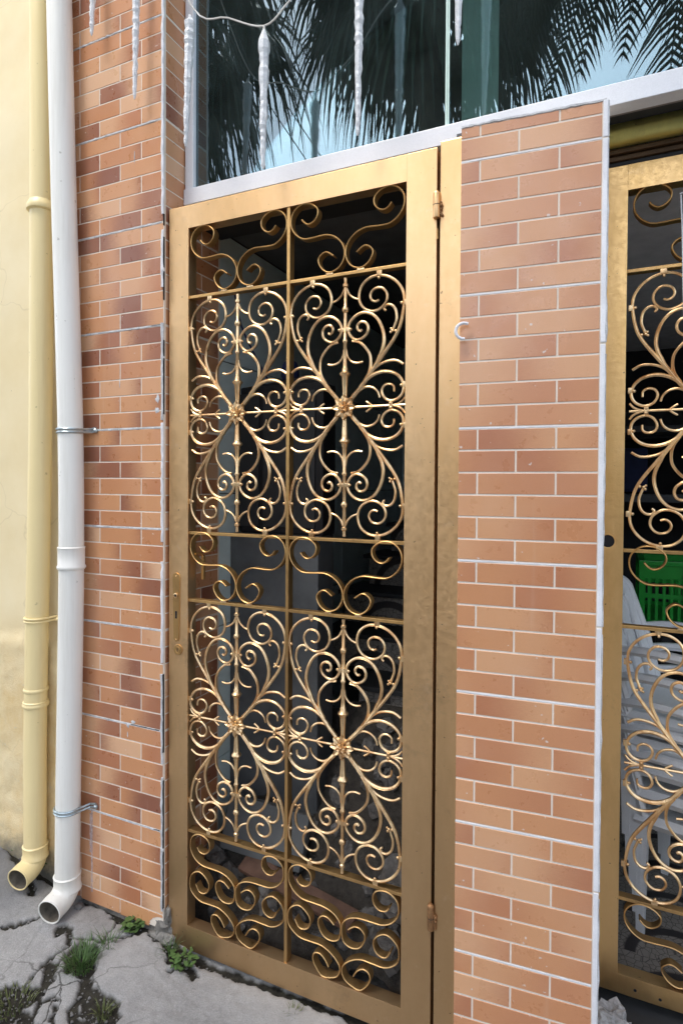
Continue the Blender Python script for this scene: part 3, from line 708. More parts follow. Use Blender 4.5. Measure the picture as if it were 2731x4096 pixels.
# ------------------------------------------------------------------ ornate gates (door leaf, right gate)
def gate(name, origin, Wd, zb, zt, inner, bars, label, goldm, group):
    x0, x1, ib, it = inner; ox, oy = origin
    t = empty(name, (ox, oy, 0), label, 'gate', group); dp = .045
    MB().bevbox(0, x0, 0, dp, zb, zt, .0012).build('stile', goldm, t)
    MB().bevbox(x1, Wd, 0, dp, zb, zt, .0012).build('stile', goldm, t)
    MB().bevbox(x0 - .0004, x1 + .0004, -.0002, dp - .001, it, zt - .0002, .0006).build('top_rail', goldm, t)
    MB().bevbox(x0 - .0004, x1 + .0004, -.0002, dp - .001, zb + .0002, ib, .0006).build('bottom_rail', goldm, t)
    xm = (x0 + x1) / 2; w = .0055
    MB().bevbox(xm - w, xm + w, .003, .033, ib, it, .0012).build('middle_bar', 'gold', t)
    for z in bars:
        MB().bevbox(x0, xm - w, .0045, .031, z - .005, z + .005, .0012).build('cross_bar', 'gold', t)
        MB().bevbox(xm + w, x1, .0045, .031, z - .005, z + .005, .0012).build('cross_bar', 'gold', t)
    b1, b2, b3, b4 = bars
    for c in ((x0 + xm) / 2, (xm + x1) / 2):
        casting(t, c, .011, (b1 + b2) / 2); casting(t, c, .011, (b3 + b4) / 2)
        scrolls(t, 's1', c, .006, b1 + .003); scrolls(t, 's1', c, .006, b3 + .003)
        k = (b4 - ib) / .337
        if k > .9:
            scrolls(t, 'l1', c, .006, ib + .009, k); scrolls(t, 'l2', c, .006, ib + .009, k)
        else: scrolls(t, 's1', c, .006, ib + .002, (b4 - ib) / .242)
        # weld beads
        for dx, z in ((-.0, b1 + .06), (-.052, b1 + .006), (.052, b1 + .006), (-.052, b3 + .006), (.052, b3 + .006), (0, b3 + .06)):
            MB().bevbox(c + dx - (.012 if dx else .003), c + dx + (.012 if dx else .003), .0035, .012, z - .0025, z + .003, .001).build('weld_bead', 'gold_cast', t)
    return t
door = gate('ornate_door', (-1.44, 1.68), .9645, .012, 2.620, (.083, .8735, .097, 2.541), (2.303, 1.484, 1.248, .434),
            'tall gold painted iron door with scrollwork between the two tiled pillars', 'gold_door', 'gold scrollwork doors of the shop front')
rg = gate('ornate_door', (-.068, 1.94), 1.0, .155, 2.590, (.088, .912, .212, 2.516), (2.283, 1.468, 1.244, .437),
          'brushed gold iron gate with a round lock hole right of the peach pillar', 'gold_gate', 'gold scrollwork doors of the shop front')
# lock furniture on the left stile of the door
lx, lz = .0345, 1.213
pr = []
for i in range(13):
    a = math.pi * i / 12; pr.append((lx + .0155 * math.cos(a), 1.325 + .0155 * math.sin(a)))
pr += [(lx - .011, 1.105), (lx, 1.098), (lx + .011, 1.105)]
m = len(pr)
lp = MB().add([(x, -.0032, z) for x, z in pr] + [(lx + (x - lx) * 1.08, .0, 1.21 + (z - 1.21) * 1.01) for x, z in pr], [tuple(range(m))] + [(i, m + i, m + (i + 1) % m, (i + 1) % m) for i in range(m)])
lk = lp.build('lock_plate', 'gold', door)
MB().lathe([(.0085, 0), (.0085, -.004), (.0055, -.005), (.0055, .0)], (lx, -.0035, 1.262), 14, 'y', False).build('spindle_ring', 'gold_cast', lk)
MB().box(lx - .0042, lx + .0042, -.0037, -.0030, 1.180, 1.206).build('keyhole', 'black', lk)
MB().lathe([(.0001, -.002), (.0048, -.002), (.0048, -.0025)], (lx, -.002, 1.262), 12, 'y').build('spindle_hole', 'black', lk)
MB().sph((lx, -.003, 1.330), .0026).sph((lx, -.003, 1.106), .0026).build('screw', 'gold_cast', lk)
ro = MB().lathe([(.019, .0), (.0185, -.003), (.0165, -.004), (.012, -.0030), (.0115, -.0045), (.0090, -.005), (.0085, -.0042), (.0001, -.0045)], (.0415, 0, 1.070), 20, 'y').build('lock_rosette', 'gold', door, True)
MB().box(.0407, .0423, -.0058, -.0043, 1.064, 1.076).build('key_slot', 'black', ro)
# latch hanging behind the door
MB().bevbox(.10, .112, .05, .062, 1.315, 1.40, .003).tube([(.106, .056, 1.40), (.106, .04, 1.412), (.10, .02, 1.41)], .004, 6).build('latch', 'gold', door)
# round hole in the gate's stile: dark recess ring
hx = .046
MB().lathe([(.0215, .0), (.021, -.0022), (.0185, -.0018), (.018, .002)], (hx, 0, 1.494), 24, 'y', False).build('hole_rim', 'gold_gate', rg, True)
MB().lathe([(.0183, -.0006), (.0001, -.0006)], (hx, 0, 1.494), 24, 'y', False).build('lock_hole', 'black', rg)
for x, z in ((.135, .178), (.20, .174)):
    MB().lathe([(.0045, -.0003), (.0001, -.0003)], (x, 0, z), 12, 'y', False).build('screw_hole', 'black', rg)
# door jamb with hinges
jb = empty('door_jamb', (-.433, 1.68, 0), 'narrow gold jamb strip between the ornate door and the right pillar', 'door jamb')
MB().bevbox(-.0335, .030, .0, .06, 0.0, 2.634, .003).build('jamb_post', 'gold_door', jb)
MB().bevbox(-.040, -.0345, .035, .06, 0.0, 2.634, .001).build('jamb_stop', 'brown', jb)
def hinge(zc, rusty):
    h = MB().lathe([(.0001, -.039), (.0095, -.038), (.0102, -.036), (.0102, .030), (.009, .034), (.0055, .037), (.0001, .038)], (-.0415, -.006, zc), 14).build('hinge', 'gold_door' if not rusty else 'rust', jb, True)
    MB().lathe([(.0106, -.001), (.0108, .0), (.0106, .001)], (-.0415, -.006, zc - .002), 14, cap=False).build('hinge_seam', 'black', h)
    mbw = MB()
    for i in range(10): mbw.sph((-.030 + random.gauss(0, .002), -.004, zc - .032 + i * .004), random.uniform(.003, .0055), 6)
    mbw.build('weld_lump', 'rust', h, True)
hinge(2.455, False); hinge(.405, True)
MB().tube([(-.040, .002, 2.39), (-.041, .003, 2.37), (-.040, .003, 2.36)], .002, 5).build('paint_drip', 'gold', jb)

# ------------------------------------------------------------------ window above
YF = 1.765
win = empty('shop_window', (-.5, YF, 2.7), 'large tinted glass shop window in a white frame above the gold door', 'window')
def wc(mb, name, mat, parent=win, smooth=False):
    o = mb.build(name, mat, None, smooth); o.parent = parent
    o.location = -Vector(win.location) if parent is win else (0, 0, 0); return o
sill = wc(MB().bevbox(XA + .002, 1.6, YF, YF + .05, 2.671, 2.728, .002), 'frame_sill', 'white')
wc(MB().bevbox(XA + .004, XA + .040, YF + .006, YF + .05, 2.7285, 4.2, .002), 'frame_stile', 'white')
wc(MB().bevbox(XA + .040, 1.6, YF + .012, YF + .03, 2.7285, 2.735, .001), 'glazing_bead', 'white')
GY = YF + .022
wc(MB().box(XA + .0405, -.482, GY, GY + .006, 2.733, 4.2), 'glass_pane', 'glass')
wc(MB().box(-.470, 1.6, GY, GY + .006, 2.733, 4.2), 'glass_pane', 'glass')
wc(MB().box(-.4815, -.4765, GY - .004, GY + .010, 2.733, 4.2), 'pane_edge', 'curtain')
wc(MB().box(-.4755, -.4705, GY - .002, GY + .010, 2.733, 4.2), 'pane_edge', 'curtain')
bl = wc(MB().box(-.445, -.335, GY + .05, GY + .053, 2.74, 4.2), 'blind', 'curtain')

# upper room
UR = empty('upper_room', (0, 3, 2.74), 'dark room behind the large window above the door', 'room')
def uc(mb, name, mat, par, smooth=False):
    o = mb.build(name, mat, None, smooth); o.parent = par; o.location = -Vector(par.location); return o
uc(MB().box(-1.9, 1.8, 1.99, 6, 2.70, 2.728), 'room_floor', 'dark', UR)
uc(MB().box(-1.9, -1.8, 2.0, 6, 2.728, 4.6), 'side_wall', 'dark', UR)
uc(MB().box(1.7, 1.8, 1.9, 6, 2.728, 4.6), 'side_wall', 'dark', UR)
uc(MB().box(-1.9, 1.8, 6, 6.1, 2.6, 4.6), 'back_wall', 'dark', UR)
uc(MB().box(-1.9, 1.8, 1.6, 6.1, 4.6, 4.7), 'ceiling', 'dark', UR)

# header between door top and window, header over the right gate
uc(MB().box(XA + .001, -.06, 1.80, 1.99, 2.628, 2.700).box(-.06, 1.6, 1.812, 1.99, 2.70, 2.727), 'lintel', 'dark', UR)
hd = empty('shutter_header', (.6, 1.9, 2.6), 'roller shutter header with an olive gold tube above the right gate', 'shutter')
uc(MB().box(-.10, 1.6, YF + .012, 1.83, 2.676, 2.70), 'soffit_board', 'taupe', hd)
uc(MB().box(-.10, 1.6, 1.83, 1.99, 2.685, 2.70), 'soffit_recess', 'dark', hd)
uc(MB().lathe([(.034, -.10), (.034, 1.6)], (0, 1.915, 2.668), 20, 'x'), 'shutter_tube', 'roller', hd, True)
for z, y, m_ in ((2.627, 1.925, 'brown'), (2.611, 1.935, 'brown'), (2.598, 1.945, 'dark')):
    uc(MB().bevbox(-.10, 1.6, y, y + .05, z - .007, z + .007, .003), 'shutter_slat', m_, hd)

# ------------------------------------------------------------------ passage behind the door
ps = empty('entrance_passage', (-.95, 2.5, 0), 'dim passage behind the ornate door with teal panelled walls', 'passage')
def pcx(mb, name, mat, smooth=False): return uc(mb, name, mat, ps, smooth)
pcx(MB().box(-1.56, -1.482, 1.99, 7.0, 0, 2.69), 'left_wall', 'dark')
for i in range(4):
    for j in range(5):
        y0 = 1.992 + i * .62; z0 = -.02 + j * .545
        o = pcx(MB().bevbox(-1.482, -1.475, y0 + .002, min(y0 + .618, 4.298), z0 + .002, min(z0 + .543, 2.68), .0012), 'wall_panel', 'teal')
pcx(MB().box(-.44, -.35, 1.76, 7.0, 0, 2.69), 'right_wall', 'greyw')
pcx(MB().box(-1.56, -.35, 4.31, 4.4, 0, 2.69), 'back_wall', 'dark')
for i in range(2):
    for j in range(5):
        x0 = -1.474 + i * .52; z0 = -.02 + j * .545
        pcx(MB().bevbox(x0 + .002, x0 + .518, 4.30, 4.309, z0 + .002, min(z0 + .543, 2.68), .0012), 'wall_panel', 'teal')
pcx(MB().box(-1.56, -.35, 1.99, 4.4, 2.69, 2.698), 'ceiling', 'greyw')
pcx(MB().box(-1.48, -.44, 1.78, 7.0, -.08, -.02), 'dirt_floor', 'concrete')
# stair
st = empty('staircase', (-.95, 3, 0), 'stairs faced with arc patterned mosaic rising inside the passage', 'stairs')
for k in range(-3, 7):
    z = 1.10 + .165 * k; y = 2.89 + .22 * k
    if z > 1.95: break
    s_ = uc(MB().bevbox(-1.03 if k < -1 else -1.30 + (.05 * k if k > 0 else 0), -.442, y, y + .30, z - .165, z - .022, .002), 'riser', 'arcs', st)
    uc(MB().bevbox(-1.05 if k < -1 else -1.33 + (.05 * k if k > 0 else 0), -.4415, y - .022, y + .31, z - .0215, z, .004), 'tread', 'dark', st)
hw = tag(MB().bevbox(-1.474, -1.06, 2.10, 2.24, -.02, 1.45, .006).build('low_wall', 'greyw'), 'smooth dark grey low wall beside the stairs behind the left grille', 'low wall')
# black cabinet with things on top
cb = empty('dark_cabinet', (-1.25, 2.2, 1.45), 'black cabinet on the grey low wall behind the left grille', 'cabinet')
uc(MB().bevbox(-1.44, -1.05, 2.12, 2.236, 1.4505, 2.06, .01).add([(-1.42, 2.13, 2.06), (-1.13, 2.13, 2.09), (-1.06, 2.13, 2.06), (-1.42, 2.23, 2.06), (-1.13, 2.23, 2.09), (-1.06, 2.23, 2.06)], [(0, 1, 2), (3, 5, 4), (0, 3, 4, 1), (1, 4, 5, 2)]), 'body', 'black', cb)
for x in (-1.40, -1.27, -1.14): uc(MB().bevbox(x - .055, x + .055, 2.114, 2.1205, 1.48, 2.03, .002), 'drawer_front', 'dark', cb)
tag(MB().lathe([(.0001, 0), (.032, .002), (.038, .02), (.036, .05), (.028, .075), (.012, .088), (.0001, .09)], (-1.235, 2.18, 2.0835), 16).build('round_jar', 'blue', None, True), 'dark rounded jar standing on top of the black cabinet', 'jar')
tag(MB().tube(spline([(-1.40, 2.02, 2.42), (-1.39, 2.05, 2.30), (-1.36, 2.1, 2.19), (-1.33, 2.16, 2.09)], 4), .004, 6).build('blue_cable', 'blue'), 'dark blue cable hanging against the teal wall behind the left grille', 'cable')

# rubble
rb = empty('rubble_heap', (-.9, 2.0, 0), 'heap of grey broken stones behind the bottom of the ornate door', 'rubble')
stones = []
for i in range(7):
    vs, fs = blob((0, 0, 0), 1, i + 11, (1, random.uniform(.7, 1), random.uniform(.55, .9)), 2, .55)
    me = mesh(vs, fs, False, 'stone'); me.materials.append(MT['rock']); stones.append(me)
def stone(x, y, z, s):
    o = link('stone', random.choice(stones), rb); o.location = Vector((x, y, z)) - rb.location; o.scale = (s, s, s)
    o.rotation_euler = [random.uniform(0, 6.3) for _ in range(3)]
heap = MB(); nx, ny = 40, 20
hv = []
def hh(x, y):
    return max(-.02, .02 + (y - 1.76) * 1.5 * (.55 + .45 * (x + 1.45)) + .10 * noise.noise(Vector((x * 5, y * 5, 1))) + .03 * noise.noise(Vector((x * 22, y * 22, 4))))
for j in range(ny + 1):
    for i in range(nx + 1):
        x = -1.47 + 1.02 * i / nx; y = 1.77 + .62 * j / ny; hv.append((x, y, min(hh(x, y), .72)))
heap.add(hv, [(j * (nx + 1) + i, j * (nx + 1) + i + 1, (j + 1) * (nx + 1) + i + 1, (j + 1) * (nx + 1) + i) for j in range(ny) for i in range(nx)])
tag(uc(heap, 'loose_earth', 'earth', rb, True), kind='stuff')
for i in range(130):
    x = random.uniform(-1.42, -.48); y = random.uniform(1.80, 2.3)
    if x < -1.0 and y > 2.06: continue
    s = random.choice((.018, .025, .035, .05)) * random.uniform(.8, 1.2)
    if x > -.85 and random.random() < .35: s *= 1.4
    stone(x, y, min(hh(x, y), .72) + s * .3, s)
o = tag(MB().bevbox(-.24, .24, -.035, .035, -.012, .012, .004).build('broken_board', 'plank'), 'reddish brown board lying on the stones behind the door bottom', 'board')
o.location = (-1.02, 1.86, .21); o.rotation_euler = (R(25), R(6), R(-6))
o = tag(MB().bevbox(-.13, .13, -.04, .04, -.02, .02, .004).build('broken_board', 'greyw'), 'grey slab fragment leaning on the rubble left of the door middle', 'board')
o.location = (-1.20, 1.95, .33); o.rotation_euler = (R(70), R(4), R(4)); o.scale = (1.3, 2.4, 1.2)
o = tag(MB().add(*blob((0, 0, 0), .10, 41, (1.0, .5, 1.1), 3, .45)).build('stone_slab', 'rock'), 'large flat grey stone leaning behind the door near its lower hinge', 'stone')
o.location = (-.60, 1.86, .33)

# ------------------------------------------------------------------ room behind the right gate
rr = empty('shop_room', (.8, 3, .1), 'dark shop interior behind the right gate', 'room')
def rc(mb, name, mat, smooth=False): return uc(mb, name, mat, rr, smooth)
rc(MB().box(-.34, 2.6, 1.99, 6, -.05, .1), 'mosaic_floor', 'arcs')
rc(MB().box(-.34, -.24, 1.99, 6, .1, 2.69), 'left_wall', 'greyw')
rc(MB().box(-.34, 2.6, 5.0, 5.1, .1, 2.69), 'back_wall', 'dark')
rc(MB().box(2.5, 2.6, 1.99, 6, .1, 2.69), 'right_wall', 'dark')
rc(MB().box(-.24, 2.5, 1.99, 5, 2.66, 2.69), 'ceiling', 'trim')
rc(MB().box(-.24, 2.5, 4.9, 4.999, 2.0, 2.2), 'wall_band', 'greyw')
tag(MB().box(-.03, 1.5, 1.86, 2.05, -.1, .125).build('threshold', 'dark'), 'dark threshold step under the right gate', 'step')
# stacked plastic chairs facing right
def chair_meshes():
    back = MB(); n = 14; W = .235
    def q(u, v): # u across (y) -1..1, v height 0..1 ; back leans to -x
        return (-.10 * v - .03 * v * v + .03 * (u * u), u * W * (1 - .22 * max(0, v - .55) ** 1.2 / .4), .43 * v)
    cols = [-1, -.78, -.5, -.3, -.1, .1, .3, .5, .78, 1]
    def sheet(u0, u1, v0, v1, t=.010):
        m = 8; vs = []
        for i in range(m + 1):
            v = v0 + (v1 - v0) * i / m
            for u in (u0, u1):
                a = Vector(q(u, v)); vs.append(a); vs.append(a + Vector((-t, 0, 0)))
        fs = []
        for i in range(m):
            k = 4 * i; fs += [(k, k + 2, k + 6, k + 4), (k + 1, k + 5, k + 7, k + 3), (k, k + 4, k + 5, k + 1), (k + 2, k + 3, k + 7, k + 6)]
        fs += [(0, 1, 3, 2), (4 * m, 4 * m + 2, 4 * m + 3, 4 * m + 1)]; back.add(vs, fs)
    for a, b in ((-1, -.72), (-.55, -.28), (-.13, .13), (.28, .55), (.72, 1)): sheet(a, b, .02, .86)
    # rounded top rim
    rim = []
    for i in range(21):
        a = math.pi * i / 20; u = -math.cos(a); v = .84 + .16 * math.sin(a); rim.append(q(u, v))
    back.tube(rim, .014, 6, flat=.8); back.tube([q(-.98, .0), q(-1, .4), q(-1, .86)], .014, 6); back.tube([q(.98, .0), q(1, .4), q(1, .86)], .014, 6)
    sheet(-.9, .9, .80, .93)
    seat = MB(); g = 8; vs = []
    for i in range(g + 1):
        for j in range(g + 1):
            x = .42 * i / g; y = -.225 + .45 * j / g; vs.append((x, y * (1 - .08 * i / g), -.018 * math.sin(math.pi * i / g) * math.sin(math.pi * j / g) - .03 * (i / g) ** 6))
    seat.add(vs, [(i * (g + 1) + j, i * (g + 1) + j + 1, (i + 1) * (g + 1) + j + 1, (i + 1) * (g + 1) + j) for i in range(g) for j in range(g)])
    for y in (-.222, .222): seat.strip([(0, -.02), (.2, -.022), (.42, -.05)], .045, y - .004, y + .004)
    seat.box(.405, .425, -.20, .20, -.065, -.02)
    arms = MB()
    arms.tube(spline([(-.03, -.235, .20), (.08, -.255, .215), (.26, -.255, .20), (.36, -.255, .15), (.385, -.245, .0)], 4), .016, 6, flat=1.4)
    leg = MB().add([(-.022, -.02, 0), (.022, -.02, 0), (.022, .02, 0), (-.022, .02, 0), (-.012, -.012, -.43), (.012, -.012, -.43), (.012, .012, -.43), (-.012, .012, -.43)], [(0, 1, 5, 4), (1, 2, 6, 5), (2, 3, 7, 6), (3, 0, 4, 7), (4, 5, 6, 7)])
    out = {}
    for k, b_ in (('backrest', back), ('seat', seat), ('armrest', arms), ('leg', leg)):
        me = b_.me(True, k); me.materials.append(MT['chair']); out[k] = me
    return out
CM = chair_meshes()
names = ['lowest', 'second lowest', 'third', 'fourth', 'topmost']
for i in range(5):
    t = empty('plastic_chair', (.125 - .012 * i, 2.52, .1 + .43 + .088 * i), 'grey plastic armchair, %s of the stack behind the right gate' % names[i], 'chair', 'grey plastic chairs stacked behind the right gate')
    t.rotation_euler = (0, 0, R(-14))
    for k in ('backrest', 'seat', 'armrest'): link(k, CM[k], t)
    link('armrest', CM['armrest'], t).scale = (1, -1, 1)
    for x, y in ((.02, -.21), (.02, .21), (.39, -.205), (.39, .205)):
        l = link('leg', CM['leg'], t); l.location = (x, y, -.01)
# table with green crate
tb = empty('dark_table', (.5, 3.35, .1), 'dark table under the green crate behind the chair stack', 'table')
uc(MB().bevbox(.16, 1.1, 3.1, 3.7, .985, 1.02, .004), 'tabletop', 'dark', tb)
for x in (.2, 1.05):
    for y in (3.15, 3.64): uc(MB().box(x, x + .04, y, y + .04, .1, .985), 'leg', 'dark', tb)
ck = empty('green_crate', (.47, 3.3, 1.02), 'bright green plastic crate with slotted sides on the table behind the right gate', 'crate')
def crate():
    W, D, H = .36, .25, .30
    k = MB(); k.box(-W + .008, W - .008, -D + .008, D - .008, .004, .012); o = k.build('base', 'crate', ck)
    for y in (-D, D):
        m_ = MB()
        for z0, z1 in ((0, .03), (.13, .15), (.22, .30)): m_.box(-W, W, y - .004, y + .004, z0, z1)
        for i in range(25): 
            x = -W + 2 * W * i / 24; m_.box(x - .006, x + .006, y - .0035, y + .0035, .02, .23)
        for i in range(5):
            x = -W + 2 * W * i / 4; m_.box(x - .012, x + .012, y - .014 if y < 0 else y - .006, y + .006 if y < 0 else y + .014, 0, H - .02)
        m_.build('side_panel', 'crate', ck)
    for x in (-W, W):
        m_ = MB()
        for z0, z1 in ((0, .03), (.13, .15), (.24, .30)): m_.box(x - .004, x + .004, -D, D, z0, z1)
        for i in range(17):
            y = -D + 2 * D * i / 16; m_.box(x - .0035, x + .0035, y - .006, y + .006, .02, .25)
        m_.build('side_panel', 'crate', ck)
    m_ = MB()
    for y in (-D, D): m_.bevbox(-W - .014, W + .014, y - .014, y + .014, H - .022, H, .004)
    for x in (-W, W): m_.bevbox(x - .0135, x + .0135, -D, D, H - .0215, H - .0005, .004)
    m_.build('rim', 'crate', ck)
crate()
tag(MB().box(.30, .46, 3.04, 3.05, 1.19, 1.26).build('crate_card', 'cord'), 'white card hanging in front of the green crate', 'card') if False else None
# crumpled dark sheet / shelf above crate
tag(uc(MB().bevbox(-.2, 1.6, 4.3, 4.7, 1.55, 1.60, .004).bevbox(-.2, 1.6, 4.3, 4.7, 2.0, 2.04, .004).box(-.2, -.16, 4.3, 4.7, .1, 2.3).box(.52, .56, 4.3, 4.7, .1, 2.3), 'shelf_rack', 'greyw', rr))
tag(MB().bevbox(-.12, .18, 4.30, 4.5, 1.615, 1.90, .02).build('blue_sack', 'blue'), 'dark blue bundle on the shelf inside the shop', 'bundle')
# cord tied on the gate
tag(MB().tube(spline([(.153, 1.925, 2.47), (.158, 1.92, 2.35), (.166, 1.922, 2.1), (.186, 1.924, 1.8), (.196, 1.924, 1.55)], 5), .0022, 5).tube([(.150, 1.93, 2.475), (.19, 1.925, 2.49), (.24, 1.93, 2.50)], .0022, 5).build('white_cord', 'cord', None, True), 'thin white cord hanging from the top scroll of the right gate', 'cord')
# plastic bag at the foot of the gate
vs, fs = blob((0, 0, 0), .058, 61, (1.3, .8, .75), 4, .9)
o = tag(MB().add(vs, fs).build('plastic_bag', 'bag'), 'crumpled clear plastic bag at the foot of the right gate', 'bag'); o.location = (.005, 1.84, .125)

# ------------------------------------------------------------------ neighbouring yellow wall and downpipes
yw = empty('yellow_wall', (-3.5, 1.69, 0), 'pale yellow stucco wall of the neighbouring house on the left', 'wall')
def stucco():
    xs = np.linspace(-2.9, -1.94, 60); zs = np.linspace(-.02, 4.2, 200); vs = []
    for z in zs:
        for x in xs:
            rough = 1.0 if z < 1.02 else .25
            y = 1.693 + .004 * noise.noise(Vector((x * 4, z * 4, 0))) - rough * .006 * noise.fractal(Vector((x * 16, z * 16, 2)), .8, 2, 4) - (.012 * min(1, max(0, (1.03 + .008 * math.sin(x * 19) - z) / .03)))
            if z < .22: y += .010 * max(0, noise.noise(Vector((x * 9, z * 9, 7)))) 
            vs.append((float(x), y, float(z)))
    n = len(xs)
    return MB().add(vs, [(j * n + i, j * n + i + 1, (j + 1) * n + i + 1, (j + 1) * n + i) for j in range(len(zs) - 1) for i in range(n - 1)])
uc(stucco(), 'stucco_face', 'yellow', yw, True)
uc(MB().box(-8, -2.9, 1.69, 1.9, -.05, 4.2).box(-2.9, -1.951, 1.72, 1.9, -.05, 4.2), 'masonry', 'yellow', yw)

def pipe(name, path, r, mat, label, elbow, sockets, straps, strapmat):
    t = empty(name, (path[-1][0], path[-1][1], 0), label, 'downpipe', 'downpipes left of the brick pillar')
    pts = spline(path, 6); e = pts[-1]; zc = e.z; R0 = r * 1.28
    uc(MB().tube(pts, r, 28, flat=1.0), 'pipe', mat, t, True)
    # elbow turning outwards (towards -Y)
    ep = [(e.x, e.y, zc + .002)]
    for i in range(11):
        a = R(88) * i / 10; ep.append((e.x - elbow * 0, e.y - R0 * (1 - math.cos(a)), zc - R0 * math.sin(a)))
    l_ = Vector(ep[-1]); ep.append((l_.x + .006, l_.y - .030, l_.z - .004))
    em = MB(); ro_, ri = r * 1.06, r * .96
    em.tube(ep, [ro_] * len(ep), 28, cap=False)
    bore = uc(MB().tube([Vector(p) for p in ep[-7:]], [ri] * 7, 28, cap=False), 'bore', 'bore', t, True)
    uc(MB().tube([Vector(ep[-7]), Vector(ep[-7]).lerp(Vector(ep[-6]), .3)], [ri * .99] * 2, 28), 'bore_shadow', 'black', t)
    el = uc(em, 'elbow', mat, t, True)
    # rim of the mouth
    c = Vector(ep[-1]); d = (c - Vector(ep[-2])).normalized(); a = d.cross(Vector((0, 0, 1))).normalized(); b = a.cross(d)
    rm = MB(); ring = [c + (a * math.cos(2 * math.pi * j / 28) + b * math.sin(2 * math.pi * j / 28)) * (ro_ + ri) / 2 for j in range(29)]
    rm.tube(ring, (ro_ - ri) * .62, 6, cap=False); o = uc(rm, 'mouth_rim', mat, t, True)
    for z0, z1, f in sockets:
        x = np.interp((z0 + z1) / 2, [p.z for p in pts[::-1]], [p.x for p in pts[::-1]]); rs = r * f
        uc(MB().lathe([(r, z0 - .001), (rs, z0), (rs + .0035, z0 + .006), (rs + .0035, z0 + .012), (rs, z0 + .016), (rs, z1 - .008), (rs + .002, z1 - .004), (r + .0005, z1)], (float(x), e.y, 0), 28, cap=False), 'socket', mat, t, True)
    for z, dx in straps:
        x = float(np.interp(z, [p.z for p in pts[::-1]], [p.x for p in pts[::-1]])); rs = r + .0025; sp_ = []
        for i in range(19):
            a_ = R(195 + 165 * i / 18); sp_.append((x + rs * math.cos(a_), e.y + rs * math.sin(a_), z))
        sp_ += [(x + rs + dx * .4, e.y + .045, z + .004), (x + rs + dx, YA - .004, z + .008)]
        s_ = uc(MB().tube(sp_, .0042, 6).tube([(p[0], p[1] - .001, p[2] + .012) for p in sp_], .0042, 6), 'strap', strapmat, t, True)
        o = uc(MB().sph((x + rs + dx, YA - .006, z + .010), .009, 8), 'strap_screw', strapmat, t)
    return t
wpath = [(-1.920, 1.610, 4.2), (-1.898, 1.611, 3.40), (-1.881, 1.612, 2.80), (-1.856, 1.612, 2.150), (-1.844, 1.612, 1.778), (-1.842, 1.612, 1.358), (-1.850, 1.612, .936), (-1.860, 1.612, .509), (-1.866, 1.612, .150)]
pipe('drain_pipe', wpath, .0440, 'wpipe', 'white plastic downpipe with metal straps in front of the left brick pillar', .02,
     [(1.335, 1.420, 1.075), (.118, .182, 1.08)], [(1.842, .030), (.425, .045)], 'zinc')
ypath = [(-2.030, 1.641, 4.2), (-2.030, 1.641, 3.4), (-2.033, 1.641, 2.71), (-2.043, 1.641, 1.783), (-2.064, 1.640, .997), (-2.073, 1.640, .60), (-2.074, 1.640, .190)]
pipe('drain_pipe', ypath, .0420, 'ypipe', 'yellow painted downpipe against the yellow wall, leftmost pipe', .02,
     [(.775, .80, 1.08), (.170, .228, 1.09), (.835, .845, 1.02)], [(1.115, .05)], 'ypipe')
uc(MB().lathe([(.040, 2.70), (.053, 2.705), (.055, 2.712), (.051, 2.726), (.043, 2.742)], (-2.033, 1.641, 0), 28, cap=False), 'socket', 'ypipe', [o for o in bpy.data.objects if o.name == 'drain_pipe.001'][0], True)

# ------------------------------------------------------------------ icicle lights and wire
def icicle(x, zt, zb, tilt, label, y=1.615, x2=None):
    n = max(8, int((zt - zb) / .012)); rs = []; pts = []
    for i in range(n + 1):
        t = i / n; z = zt + (zb - zt) * t; r = (.0125 * (1 - t) ** .75 + .0055) if t > .04 else .009
        pts.append((x + (x2 - x) * t if x2 is not None else x + tilt * t, y, z)); rs.append(r * random.uniform(.84, 1.16)); pts[-1] = (pts[-1][0] + random.gauss(0, .0006), y + random.gauss(0, .0008), z)
    rs[-1] = .002; rs[0] = .005
    o = MB().tube(pts, rs, 7).build('icicle_light', 'icicle'); tag(o, label, 'icicle light', 'clear icicle lights hanging along the shop front'); return o
icicle(-1.728, 3.70, 3.271, 0, 'short clear icicle light in front of the left pillar beside the downpipe', x2=-1.741)
icicle(-1.522, 3.72, 2.992, 0, 'long clear icicle light hanging across the middle of the left pillar', x2=-1.539)
icicle(-1.299, 3.205, 2.778, 0, 'clear icicle light in front of the left white window stile', x2=-1.317)
icicle(-1.013, 3.068, 2.640, 0, 'clear icicle light hanging from the wire knot over the left window pane', x2=-1.016)
icicle(-.690, 3.32, 2.670, 0, 'large clear icicle light in front of the middle of the window', x2=-.695)
icicle(-.398, 3.30, 2.843, 0, 'clear icicle light near the joint of the two window panes', x2=-.403)
tag(MB().tube(spline([(-1.80, 1.615, 3.80), (-1.728, 1.615, 3.71), (-1.522, 1.615, 3.73), (-1.295, 1.615, 3.235), (-1.15, 1.615, 3.15), (-1.013, 1.615, 3.082), (-.93, 1.615, 3.125), (-.84, 1.615, 3.19), (-.69, 1.615, 3.33), (-.398, 1.615, 3.31), (-.1, 1.615, 3.5)], 5), .0028, 5).tube([(-1.013, 1.615, 3.082), (-1.013, 1.615, 3.06)], .004, 5).build('light_wire', 'wire', None, True), 'pale twisted wire that the icicle lights hang from', 'wire')

